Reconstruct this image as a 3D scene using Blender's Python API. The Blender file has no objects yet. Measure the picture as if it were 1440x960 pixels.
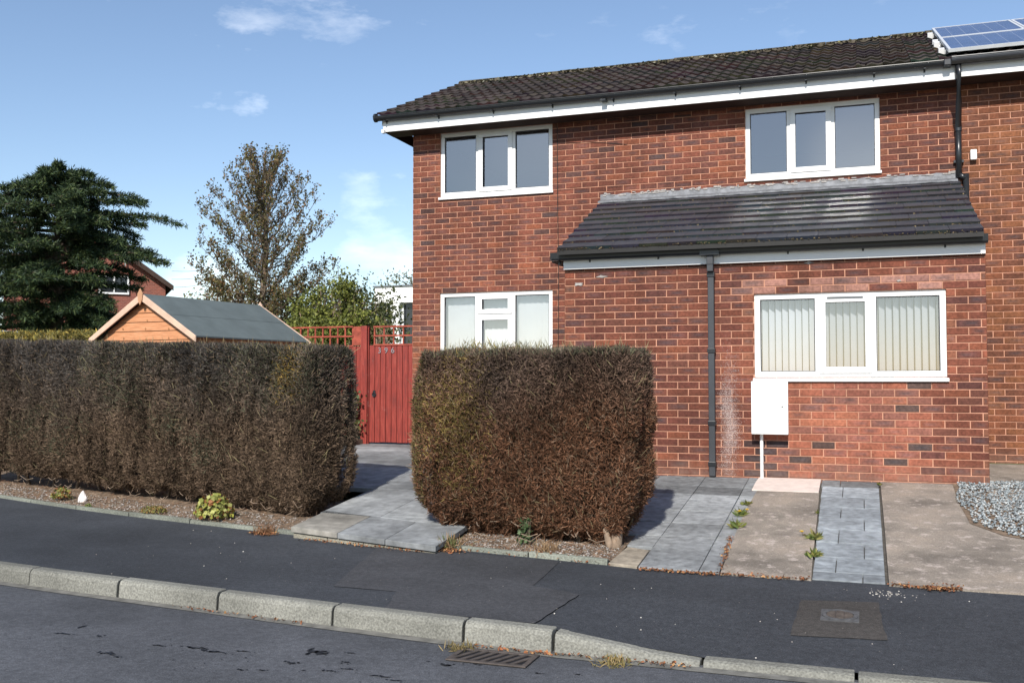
import bpy, bmesh, math, random
import numpy as np
from mathutils import Vector, Matrix

R = math.radians
rng = np.random.default_rng(7)
random.seed(7)

# ------------------------------------------------------------------ camera, sky, sun, exposure
sc = bpy.context.scene
col = sc.collection
cam_d = bpy.data.cameras.new("camera")
cam = bpy.data.objects.new("camera", cam_d)
col.objects.link(cam)
cam_d.sensor_width = 36.0
cam_d.lens = 35.0
cam_d.clip_start = 0.1
cam_d.clip_end = 3000
cam.location = (0, 0, 0)
cam.rotation_euler = (R(90 + 2.25), 0, R(19.5))
sc.camera = cam

SUN = Vector((0.075, -1.0, 0.77)).normalized()          # towards the sun
sun_el = math.asin(SUN.z)
sun_az = math.atan2(SUN.x, SUN.y)                        # clockwise from +Y
world = bpy.data.worlds.new("World")
sc.world = world
world.use_nodes = True
wn = world.node_tree
for n in list(wn.nodes):
    wn.nodes.remove(n)
w_out = wn.nodes.new("ShaderNodeOutputWorld")
w_bg = wn.nodes.new("ShaderNodeBackground")
w_sky = wn.nodes.new("ShaderNodeTexSky")
w_sky.sky_type = 'NISHITA'
w_sky.sun_disc = False
w_sky.sun_elevation = sun_el
w_sky.sun_rotation = sun_az
w_sky.air_density = 1.0
w_sky.dust_density = 0.35
w_sky.ozone_density = 1.6
w_tc = wn.nodes.new("ShaderNodeTexCoord")
w_map = wn.nodes.new("ShaderNodeMapping")
w_map.inputs['Scale'].default_value = (1.0, 1.0, 2.6)
w_map.inputs['Location'].default_value = (3.1, 0.35, 0.2)
w_n = wn.nodes.new("ShaderNodeTexNoise")
w_n.inputs['Scale'].default_value = 2.1
w_n.inputs['Detail'].default_value = 8
w_n.inputs['Roughness'].default_value = 0.58
w_n.inputs['Distortion'].default_value = 0.35
w_r = wn.nodes.new("ShaderNodeValToRGB")
w_r.color_ramp.elements[0].position = 0.70
w_r.color_ramp.elements[0].color = (0, 0, 0, 1)
w_r.color_ramp.elements[1].position = 0.90
w_r.color_ramp.elements[1].color = (0.8, 0.8, 0.8, 1)
w_n2 = wn.nodes.new("ShaderNodeTexNoise")
w_n2.inputs['Scale'].default_value = 5.0
w_n2.inputs['Detail'].default_value = 5
w_r2 = wn.nodes.new("ShaderNodeValToRGB")
w_r2.color_ramp.elements[0].position = 0.35
w_r2.color_ramp.elements[0].color = (0.6, 0.5, 0.2, 1)
w_r2.color_ramp.elements[1].position = 0.65
w_r2.color_ramp.elements[1].color = (7.5, 6.8, 5.6, 1)
# a few cumulus patches: (direction, cosine of its edge, density)
CLOUDS = [(-0.436, 0.890, 0.13, 0.9955, 0.40), (-0.588, 0.806, 0.072, 0.9970, 0.50), (0.006, -0.977, 0.205, 0.9950, 0.75), (-0.295, -0.93, 0.235, 0.9965, 0.65),
          (-0.05, 0.94, 0.34, 0.985, 0.10), (0.05, 0.935, 0.345, 0.992, 0.12), (-0.484, 0.855, 0.185, 0.9985, 0.16)]
w_mix = wn.nodes.new("ShaderNodeMix")
w_mix.data_type = 'RGBA'
L = wn.links.new
L(w_tc.outputs['Generated'], w_map.inputs['Vector'])
L(w_map.outputs[0], w_n.inputs['Vector'])
L(w_map.outputs[0], w_n2.inputs['Vector'])
w_n3 = wn.nodes.new("ShaderNodeTexNoise"); w_n3.inputs['Scale'].default_value = 9.0; w_n3.inputs['Detail'].default_value = 7; w_n3.inputs['Roughness'].default_value = 0.62
L(w_map.outputs[0], w_n3.inputs['Vector'])
w_m3 = wn.nodes.new("ShaderNodeMath"); w_m3.operation = 'MULTIPLY_ADD'; w_m3.inputs[1].default_value = 0.75
L(w_n3.outputs['Fac'], w_m3.inputs[0]); L(w_n.outputs['Fac'], w_m3.inputs[2])
w_m4 = wn.nodes.new("ShaderNodeMath"); w_m4.operation = 'SUBTRACT'; w_m4.inputs[1].default_value = 0.375
L(w_m3.outputs[0], w_m4.inputs[0])
acc = w_m4.outputs[0]
for (dx, dy, dz, lo, amt) in CLOUDS:
    dt = wn.nodes.new("ShaderNodeVectorMath"); dt.operation = 'DOT_PRODUCT'
    dt.inputs[1].default_value = (dx, dy, dz)
    L(w_tc.outputs['Generated'], dt.inputs[0])
    mr = wn.nodes.new("ShaderNodeMapRange"); mr.interpolation_type = 'SMOOTHSTEP'
    mr.inputs['From Min'].default_value = lo; mr.inputs['From Max'].default_value = 1.0
    mr.inputs['To Min'].default_value = 0.0; mr.inputs['To Max'].default_value = amt
    L(dt.outputs['Value'], mr.inputs['Value'])
    ad_ = wn.nodes.new("ShaderNodeMath"); ad_.operation = 'ADD'
    L(acc, ad_.inputs[0]); L(mr.outputs[0], ad_.inputs[1]); acc = ad_.outputs[0]
L(acc, w_r.inputs[0])
L(w_n2.outputs['Fac'], w_r2.inputs[0])
L(w_r.outputs[0], w_mix.inputs['Factor'])
w_t = wn.nodes.new("ShaderNodeMix"); w_t.data_type = 'RGBA'; w_t.blend_type = 'MULTIPLY'; w_t.inputs['Factor'].default_value = 1.0
w_t.inputs['B'].default_value = (1.42, 1.41, 1.44, 1)
L(w_sky.outputs[0], w_t.inputs['A'])
L(w_t.outputs['Result'], w_mix.inputs['A'])
w_add = wn.nodes.new("ShaderNodeMix"); w_add.data_type = 'RGBA'; w_add.blend_type = 'ADD'; w_add.inputs['Factor'].default_value = 1.0
L(w_t.outputs['Result'], w_add.inputs['A']); L(w_r2.outputs[0], w_add.inputs['B'])
L(w_add.outputs['Result'], w_mix.inputs['B'])
L(w_mix.outputs['Result'], w_bg.inputs['Color'])
w_bg.inputs['Strength'].default_value = 0.085
L(w_bg.outputs[0], w_out.inputs[0])

sun_d = bpy.data.lights.new("sun", 'SUN')
sun_d.energy = 5.0
sun_d.angle = R(0.5)
sun_d.color = (1.0, 0.95, 0.87)
sun = bpy.data.objects.new("sun", sun_d)
col.objects.link(sun)
sun.rotation_euler = SUN.to_track_quat('Z', 'Y').to_euler()

sc.view_settings.view_transform = 'Standard'
sc.view_settings.look = 'None'
sc.view_settings.gamma = 1
sc.view_settings.exposure = 0.36
sc.render.engine = 'CYCLES'
sc.cycles.use_denoising = True
sc.cycles.blur_glossy = 0.0
sc.cycles.sample_clamp_indirect = 30.0
sc.cycles.max_bounces = 8
sc.cycles.transparent_max_bounces = 12

# ------------------------------------------------------------------ materials
def srgb(r, g, b):
    f = lambda c: (c / 255 / 12.92) if c / 255 <= 0.04045 else ((c / 255 + 0.055) / 1.055) ** 2.4
    return (f(r), f(g), f(b))

def newmat(name):
    m = bpy.data.materials.new(name)
    m.use_nodes = True
    nt = m.node_tree
    b = nt.nodes['Principled BSDF']
    return m, nt, b

def noise(nt, scale, detail=4, rough=0.55, vec=None, stretch=None):
    n = nt.nodes.new("ShaderNodeTexNoise")
    n.inputs['Scale'].default_value = scale
    n.inputs['Detail'].default_value = detail
    n.inputs['Roughness'].default_value = rough
    g = nt.nodes.new("ShaderNodeNewGeometry")
    if stretch:
        mp = nt.nodes.new("ShaderNodeMapping")
        mp.inputs['Scale'].default_value = stretch
        nt.links.new(g.outputs['Position'], mp.inputs[0])
        nt.links.new(mp.outputs[0], n.inputs['Vector'])
    else:
        nt.links.new(g.outputs['Position'], n.inputs['Vector'])
    return n

def ramp(nt, fac, stops):
    r = nt.nodes.new("ShaderNodeValToRGB")
    e = r.color_ramp.elements
    while len(e) < len(stops):
        e.new(0.5)
    for i, (p, c) in enumerate(stops):
        e[i].position = p
        e[i].color = (*c, 1) if len(c) == 3 else c
    nt.links.new(fac, r.inputs[0])
    return r

def mixc(nt, a, b, fac, mode='MIX'):
    m = nt.nodes.new("ShaderNodeMix")
    m.data_type = 'RGBA'
    m.blend_type = mode
    for s, v in (('A', a), ('B', b)):
        if isinstance(v, tuple):
            m.inputs[s].default_value = (*v[:3], 1)
        else:
            nt.links.new(v, m.inputs[s])
    if isinstance(fac, (int, float)):
        m.inputs['Factor'].default_value = fac
    else:
        nt.links.new(fac, m.inputs['Factor'])
    return m.outputs['Result']

def bump(nt, b, h, strength=0.3, dist=0.01):
    bp = nt.nodes.new("ShaderNodeBump")
    bp.inputs['Strength'].default_value = strength
    bp.inputs['Distance'].default_value = dist
    nt.links.new(h, bp.inputs['Height'])
    nt.links.new(bp.outputs[0], b.inputs['Normal'])

def plain(name, c, rough=0.5, spec=0.5, metal=0.0, vary=0.15, scale=6.0, bmp=0.0):
    """base colour varied by noise"""
    m, nt, b = newmat(name)
    n = noise(nt, scale, 5)
    r = ramp(nt, n.outputs['Fac'], [(0.3, tuple(x * (1 - vary) for x in c)), (0.7, tuple(min(1, x * (1 + vary)) for x in c))])
    nt.links.new(r.outputs[0], b.inputs['Base Color'])
    b.inputs['Roughness'].default_value = rough
    b.inputs['Specular IOR Level'].default_value = spec
    b.inputs['Metallic'].default_value = metal
    if bmp:
        n2 = noise(nt, scale * 12, 3)
        bump(nt, b, n2.outputs['Fac'], bmp, 0.003)
    return m

def attrmat(name, rough=0.8, spec=0.3, mottle=0.25, scale=30.0, dark=None, bmp=0.3, bd=0.003, trans=0.0, stain=0.0):
    """colour from the mesh's 'Col' attribute, mottled"""
    m, nt, b = newmat(name)
    a = nt.nodes.new("ShaderNodeAttribute")
    a.attribute_name = 'Col'
    n = noise(nt, scale, 5)
    r = ramp(nt, n.outputs['Fac'], [(0.3, (1 - mottle,) * 3), (0.7, (1 + mottle * 0.6,) * 3)])
    c = mixc(nt, a.outputs['Color'], r.outputs[0], 1.0, 'MULTIPLY')
    if stain:
        n3 = noise(nt, 1.3, 6)
        r3 = ramp(nt, n3.outputs['Fac'], [(0.4, (1 - stain,) * 3), (0.62, (1.08,) * 3)])
        c = mixc(nt, c, r3.outputs[0], 1.0, 'MULTIPLY')
    if name == 'brick':
        n8 = noise(nt, 1.0, 6, 0.6, stretch=(5, 5, .55)); r8 = ramp(nt, n8.outputs['Fac'], [(0.36, (0.80,) * 3), (0.62, (1.10,) * 3)])
        c = mixc(nt, c, r8.outputs[0], 1.0, 'MULTIPLY')
        gp = nt.nodes.new("ShaderNodeNewGeometry"); sp_ = nt.nodes.new("ShaderNodeSeparateXYZ"); nt.links.new(gp.outputs['Position'], sp_.inputs[0])
        mr = nt.nodes.new("ShaderNodeMapRange"); mr.inputs['From Min'].default_value = -1.02; mr.inputs['From Max'].default_value = -0.78; mr.inputs['To Min'].default_value = 0.75; mr.inputs['To Max'].default_value = 0.0
        nt.links.new(sp_.outputs[2], mr.inputs['Value'])
        n9 = noise(nt, 9, 6, 0.7); r9 = ramp(nt, n9.outputs['Fac'], [(0.35, (0.1,) * 3), (0.65, (1.0,) * 3)])
        mm = nt.nodes.new("ShaderNodeMath"); mm.operation = 'MULTIPLY'; nt.links.new(mr.outputs[0], mm.inputs[0]); nt.links.new(r9.outputs[0], mm.inputs[1])
        c = mixc(nt, c, (0.21, 0.135, 0.105), mm.outputs[0])
    nt.links.new(c, b.inputs['Base Color'])
    b.inputs['Roughness'].default_value = rough
    b.inputs['Specular IOR Level'].default_value = spec
    if bmp:
        bump(nt, b, n.outputs['Fac'], bmp, bd)
    if trans:
        t = nt.nodes.new("ShaderNodeBsdfTranslucent")
        nt.links.new(c, t.inputs['Color'])
        mx = nt.nodes.new("ShaderNodeMixShader")
        mx.inputs[0].default_value = trans
        nt.links.new(b.outputs[0], mx.inputs[1])
        nt.links.new(t.outputs[0], mx.inputs[2])
        nt.links.new(mx.outputs[0], nt.nodes['Material Output'].inputs[0])
    return m

M = {}
M['brick'] = attrmat('brick', 0.85, 0.25, 0.34, 38, bmp=0.6, bd=0.004, stain=0.24)
M['mortar'] = plain('mortar', (0.43, 0.222, 0.150), 0.9, 0.2, vary=0.25, scale=9, bmp=0.5)
M['upvc'] = plain('white_plastic', (0.74, 0.74, 0.73), 0.3, 0.5, vary=0.02)
M['upvc2'] = plain('white_plastic_seal', (0.71, 0.71, 0.70), 0.4, 0.4, vary=0.03)
M['gasket'] = plain('rubber_seal', (0.03, 0.03, 0.035), 0.5, vary=0.05)
M['black'] = plain('black_plastic', (0.016, 0.018, 0.021), 0.32, 0.5, vary=0.12)
M['greyplastic'] = plain('grey_plastic', (0.13, 0.14, 0.15), 0.45, 0.5, vary=0.1)
M['soffit'] = plain('dark_soffit', (0.05, 0.032, 0.025), 0.7, 0.2, vary=0.2)
M['lead'] = plain('lead_flashing', (0.15, 0.155, 0.168), 0.6, 0.4, metal=0.2, vary=0.35, scale=14, bmp=0.4)
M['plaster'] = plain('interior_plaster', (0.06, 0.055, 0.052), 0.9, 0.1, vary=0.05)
M['lime'] = plain('old_mortar_smear', (0.31, 0.29, 0.275), 0.9, 0.1, vary=0.3, scale=30, bmp=0.5)
M['blind'] = plain('blind_fabric', (0.61, 0.65, 0.70), 0.8, 0.2, vary=0.03)
M['blind2'] = plain('blind_fabric_pale', (0.76, 0.80, 0.82), 0.8, 0.2, vary=0.03)
M['rooft'] = attrmat('mossy_roof_tile', 0.9, 0.2, 0.32, 14, bmp=0.6, bd=0.008, stain=0.2)
M['wood_dark'] = plain('weathered_sleeper', (0.06, 0.045, 0.032), 0.85, 0.2, vary=0.4, scale=10, bmp=0.6)
M['soil'] = plain('dry_soil', (0.17, 0.125, 0.09), 0.95, 0.1, vary=0.45, scale=14, bmp=1.0)
M['bark'] = plain('bark', (0.13, 0.10, 0.075), 0.9, 0.2, vary=0.35, scale=12, bmp=0.8)
M['bark_pale'] = plain('bark_pale', (0.27, 0.20, 0.145), 0.9, 0.2, vary=0.35, scale=16, bmp=0.8)
M['leafy'] = attrmat('leaf', 0.6, 0.3, 0.2, 8, bmp=0, trans=0.25)
M['twig'] = attrmat('dry_twig', 0.85, 0.15, 0.15, 6, bmp=0, trans=0.12)
M['needle'] = attrmat('cedar_needle', 0.6, 0.25, 0.2, 4, bmp=0, trans=0.08)
M['litter'] = attrmat('dry_leaf', 0.85, 0.15, 0.2, 20, bmp=0)
M['stone'] = attrmat('stone', 0.85, 0.25, 0.3, 30, bmp=0.5, bd=0.004)
M['slab'] = attrmat('riven_slab', 0.78, 0.3, 0.36, 15, bmp=0.9, bd=0.010, stain=0.30)
M['kerb'] = attrmat('kerb_concrete', 0.9, 0.2, 0.42, 75, bmp=0.9, bd=0.006, stain=0.25)
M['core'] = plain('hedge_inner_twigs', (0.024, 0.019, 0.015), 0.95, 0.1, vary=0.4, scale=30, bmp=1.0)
M['iron'] = plain('cast_iron', (0.085, 0.07, 0.062), 0.7, 0.4, metal=0.3, vary=0.3, scale=20, bmp=0.5)
M['tar'] = plain('tar', (0.012, 0.012, 0.014), 0.5, 0.4, vary=0.3, scale=20)
M['glassdark'] = plain('dark_glass', (0.02, 0.022, 0.025), 0.08, 0.6, vary=0.1)
M['white_render'] = plain('white_render', (0.80, 0.80, 0.78), 0.7, 0.2, vary=0.04)
M['carpaint'] = plain('white_car_paint', (0.70, 0.71, 0.72), 0.25, 0.6, vary=0.02)
M['tyre'] = plain('tyre_rubber', (0.02, 0.02, 0.02), 0.8, 0.2)
M['cable'] = plain('cable_black', (0.02, 0.02, 0.02), 0.6, 0.3)
M['alu'] = plain('aluminium', (0.62, 0.64, 0.66), 0.4, 0.5, metal=0.3, vary=0.05)
M['tilefar'] = plain('far_roof_tile', (0.05, 0.038, 0.034), 0.85, 0.2, vary=0.3, scale=3, bmp=0.4)
M['moss'] = plain('moss', (0.13, 0.12, 0.05), 0.95, 0.1, vary=0.5, scale=30, bmp=1.0)

# extension tile: smooth concrete with a satin sheen
m, nt, b = newmat('smooth_roof_tile')
a = nt.nodes.new("ShaderNodeAttribute"); a.attribute_name = 'Col'
n = noise(nt, 9, 6)
r = ramp(nt, n.outputs['Fac'], [(0.3, (0.78,) * 3), (0.7, (1.15,) * 3)])
nt.links.new(mixc(nt, a.outputs['Color'], r.outputs[0], 1.0, 'MULTIPLY'), b.inputs['Base Color'])
b.inputs['Roughness'].default_value = 0.50
b.inputs['Specular IOR Level'].default_value = 0.34
n2 = noise(nt, 120, 3)
bump(nt, b, n2.outputs['Fac'], 0.12, 0.002)
M['exttile'] = m

# window pane: clear glass with the reflection of a sealed double unit
m, nt, b = newmat('window_glass')
nt.nodes.remove(b)
tr = nt.nodes.new("ShaderNodeBsdfTransparent"); tr.inputs[0].default_value = (0.90, 0.90, 0.91, 1)
gl = nt.nodes.new("ShaderNodeBsdfGlossy"); gl.inputs['Roughness'].default_value = 0.075
fr = nt.nodes.new("ShaderNodeFresnel"); fr.inputs[0].default_value = 1.52
mt = nt.nodes.new("ShaderNodeMath"); mt.operation = 'MULTIPLY_ADD'; mt.inputs[1].default_value = 2.0; mt.inputs[2].default_value = 0.20; mt.use_clamp = True
mx = nt.nodes.new("ShaderNodeMixShader")
nt.links.new(fr.outputs[0], mt.inputs[0]); nt.links.new(mt.outputs[0], mx.inputs[0])
nt.links.new(tr.outputs[0], mx.inputs[1]); nt.links.new(gl.outputs[0], mx.inputs[2])
nt.links.new(mx.outputs[0], nt.nodes['Material Output'].inputs[0])
M['glass'] = m

def asphalt(name, dark, light, speck, rough=0.85, big=0.6):
    m, nt, b = newmat(name)
    n = noise(nt, 140, 3, 0.7)
    r = ramp(nt, n.outputs['Fac'], [(0.33, dark), (0.62, light), (0.74, speck)])
    n2 = noise(nt, big, 7, 0.65)
    r2 = ramp(nt, n2.outputs['Fac'], [(0.35, (0.80,) * 3), (0.66, (1.22,) * 3)])
    c = mixc(nt, r.outputs[0], r2.outputs[0], 1.0, 'MULTIPLY')
    n6 = noise(nt, 28, 5, 0.7); r6 = ramp(nt, n6.outputs['Fac'], [(0.34, (0.78,) * 3), (0.66, (1.24,) * 3)])
    c = mixc(nt, c, r6.outputs[0], 1.0, 'MULTIPLY')
    n7 = noise(nt, 0.35, 4, 0.6, stretch=(1, 2.5, 1)); r7 = ramp(nt, n7.outputs['Fac'], [(0.38, (0.88,) * 3), (0.62, (1.15,) * 3)])
    c = mixc(nt, c, r7.outputs[0], 1.0, 'MULTIPLY')
    v = nt.nodes.new("ShaderNodeTexVoronoi"); v.inputs['Scale'].default_value = 16
    g = nt.nodes.new("ShaderNodeNewGeometry"); nt.links.new(g.outputs['Position'], v.inputs['Vector'])
    vr = ramp(nt, v.outputs['Distance'], [(0.04, (0.9,) * 3), (0.075, (0,) * 3)])
    wn_ = nt.nodes.new("ShaderNodeMath"); wn_.operation = 'GREATER_THAN'; wn_.inputs[1].default_value = 0.62
    sp = nt.nodes.new("ShaderNodeSeparateColor"); nt.links.new(v.outputs['Color'], sp.inputs[0])
    nt.links.new(sp.outputs[0], wn_.inputs[0])
    mm = nt.nodes.new("ShaderNodeMath"); mm.operation = 'MULTIPLY'
    nt.links.new(vr.outputs[0], mm.inputs[0]); nt.links.new(wn_.outputs[0], mm.inputs[1])
    c = mixc(nt, c, (0.22, 0.20, 0.18), mm.outputs[0])
    # faint scuffs
    n4 = noise(nt, 3.0, 6, 0.7, stretch=(0.5, 1.6, 1))
    r4 = ramp(nt, n4.outputs['Fac'], [(0.66, (0,) * 3), (0.78, (0.35,) * 3)])
    c = mixc(nt, c, (0.13, 0.135, 0.14), r4.outputs[0])
    nt.links.new(c, b.inputs['Base Color'])
    b.inputs['Roughness'].default_value = rough
    b.inputs['Specular IOR Level'].default_value = 0.25
    bump(nt, b, n.outputs['Fac'], 0.55, 0.006)
    return m

M['road'] = asphalt('road_asphalt', (0.042, 0.044, 0.050), (0.092, 0.096, 0.107), (0.18, 0.18, 0.185))
M['pave'] = asphalt('pavement_asphalt', (0.022, 0.0245, 0.029), (0.050, 0.054, 0.062), (0.11, 0.11, 0.115))
M['pave2'] = asphalt('pavement_patch_asphalt', (0.032, 0.033, 0.036), (0.062, 0.063, 0.069), (0.12, 0.12, 0.12))
M['pave3'] = asphalt('pavement_brown_patch', (0.036, 0.033, 0.031), (0.068, 0.062, 0.057), (0.13, 0.12, 0.11))

# old brown concrete of the wheel tracks
m, nt, b = newmat('worn_concrete')
n = noise(nt, 90, 4, 0.7)
r = ramp(nt, n.outputs['Fac'], [(0.3, (0.15, 0.125, 0.10)), (0.55, (0.235, 0.20, 0.165)), (0.72, (0.33, 0.29, 0.25))])
n2 = noise(nt, 1.7, 7, 0.65)
r2 = ramp(nt, n2.outputs['Fac'], [(0.36, (0.62,) * 3), (0.5, (1.0,) * 3), (0.68, (1.35, 1.3, 1.26))])
c = mixc(nt, r.outputs[0], r2.outputs[0], 1.0, 'MULTIPLY')
n3 = noise(nt, 9, 7, 0.75)
r3 = ramp(nt, n3.outputs['Fac'], [(0.54, (0,) * 3), (0.63, (0.85,) * 3)])
c = mixc(nt, c, (0.40, 0.34, 0.30), r3.outputs[0])
nt.links.new(c, b.inputs['Base Color']); b.inputs['Roughness'].default_value = 0.9
bump(nt, b, n3.outputs['Fac'], 0.7, 0.02)
M['concrete'] = m
M['newconcrete'] = plain('pale_new_concrete', (0.58, 0.49, 0.44), 0.85, 0.2, vary=0.1, scale=14, bmp=0.3)

# red painted timber
m, nt, b = newmat('red_painted_timber')
n = noise(nt, 5, 6, 0.6, stretch=(9, 9, 1.0))
r = ramp(nt, n.outputs['Fac'], [(0.30, (0.13, 0.018, 0.013)), (0.52, (0.22, 0.024, 0.015)), (0.70, (0.27, 0.045, 0.03))])
n3 = noise(nt, 9, 6, 0.75)
r3 = ramp(nt, n3.outputs['Fac'], [(0.62, (0,) * 3), (0.74, (0.5,) * 3)])
c = mixc(nt, r.outputs[0], (0.42, 0.20, 0.17), r3.outputs[0])
nt.links.new(c, b.inputs['Base Color']); b.inputs['Roughness'].default_value = 0.65
bump(nt, b, n.outputs['Fac'], 0.4, 0.004)
M['redwood'] = m
M['redwood_worn'] = plain('worn_red_timber', (0.27, 0.06, 0.038), 0.75, 0.25, vary=0.35, scale=12, bmp=0.4)

# orange shiplap
m, nt, b = newmat('orange_shiplap')
n = noise(nt, 3, 6, 0.6, stretch=(2, 2, 26))
r = ramp(nt, n.outputs['Fac'], [(0.32, (0.38, 0.16, 0.07)), (0.55, (0.50, 0.225, 0.105)), (0.75, (0.54, 0.29, 0.16))])
nt.links.new(r.outputs[0], b.inputs['Base Color']); b.inputs['Roughness'].default_value = 0.7
bump(nt, b, n.outputs['Fac'], 0.3, 0.003)
M['shiplap'] = m
M['barge'] = plain('pale_bargeboard', (0.56, 0.39, 0.29), 0.7, 0.3, vary=0.15, scale=8, bmp=0.2)
M['knot'] = plain('timber_knot', (0.30, 0.14, 0.06), 0.7, 0.3)

# green mineral felt
M['greynum'] = plain('tarnished_numeral', (0.22, 0.20, 0.21), 0.6, 0.4, vary=0.3, scale=40)
M['felt'] = plain('green_roof_felt', (0.105, 0.128, 0.132), 0.95, 0.15, vary=0.12, scale=4, bmp=0.5)

# grass / earth
m, nt, b = newmat('lawn')
n = noise(nt, 3, 8, 0.7)
r = ramp(nt, n.outputs['Fac'], [(0.35, (0.05, 0.07, 0.022)), (0.65, (0.09, 0.12, 0.035))])
nt.links.new(r.outputs[0], b.inputs['Base Color']); b.inputs['Roughness'].default_value = 0.95
bump(nt, b, n.outputs['Fac'], 0.8, 0.03)
M['lawn'] = m
# far brick
m, nt, b = newmat('far_brick')
bt = nt.nodes.new("ShaderNodeTexBrick")
tc = nt.nodes.new("ShaderNodeNewGeometry"); sx = nt.nodes.new("ShaderNodeSeparateXYZ"); cx = nt.nodes.new("ShaderNodeCombineXYZ")
ad = nt.nodes.new("ShaderNodeMath"); ad.operation = 'ADD'
nt.links.new(tc.outputs['Position'], sx.inputs[0]); nt.links.new(sx.outputs[0], ad.inputs[0]); nt.links.new(sx.outputs[1], ad.inputs[1])
nt.links.new(ad.outputs[0], cx.inputs[0]); nt.links.new(sx.outputs[2], cx.inputs[1]); nt.links.new(cx.outputs[0], bt.inputs['Vector'])
bt.inputs['Scale'].default_value = 1.0; bt.inputs['Brick Width'].default_value = 0.225; bt.inputs['Row Height'].default_value = 0.075
bt.inputs['Mortar Size'].default_value = 0.005; bt.inputs['Bias'].default_value = 0.0
bt.inputs['Color1'].default_value = (0.15, 0.045, 0.032, 1); bt.inputs['Color2'].default_value = (0.22, 0.065, 0.042, 1); bt.inputs['Mortar'].default_value = (0.28, 0.16, 0.12, 1)
nt.links.new(bt.outputs[0], b.inputs['Base Color']); b.inputs['Roughness'].default_value = 0.9
M['farbrick'] = m
# solar cells
m, nt, b = newmat('solar_cell')
g_ = nt.nodes.new("ShaderNodeTexBrick")
uvn = nt.nodes.new("ShaderNodeNewGeometry"); nt.links.new(uvn.outputs['Position'], g_.inputs['Vector'])
g_.offset = 0; g_.inputs['Brick Width'].default_value = 0.16; g_.inputs['Row Height'].default_value = 0.145; g_.inputs['Mortar Size'].default_value = 0.003
g_.inputs['Scale'].default_value = 1.0
g_.inputs['Color1'].default_value = (0.055, 0.085, 0.17, 1); g_.inputs['Color2'].default_value = (0.065, 0.10, 0.20, 1); g_.inputs['Mortar'].default_value = (0.22, 0.25, 0.32, 1)
nt.links.new(g_.outputs[0], b.inputs['Base Color']); b.inputs['Roughness'].default_value = 0.25
M['solar'] = m

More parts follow.
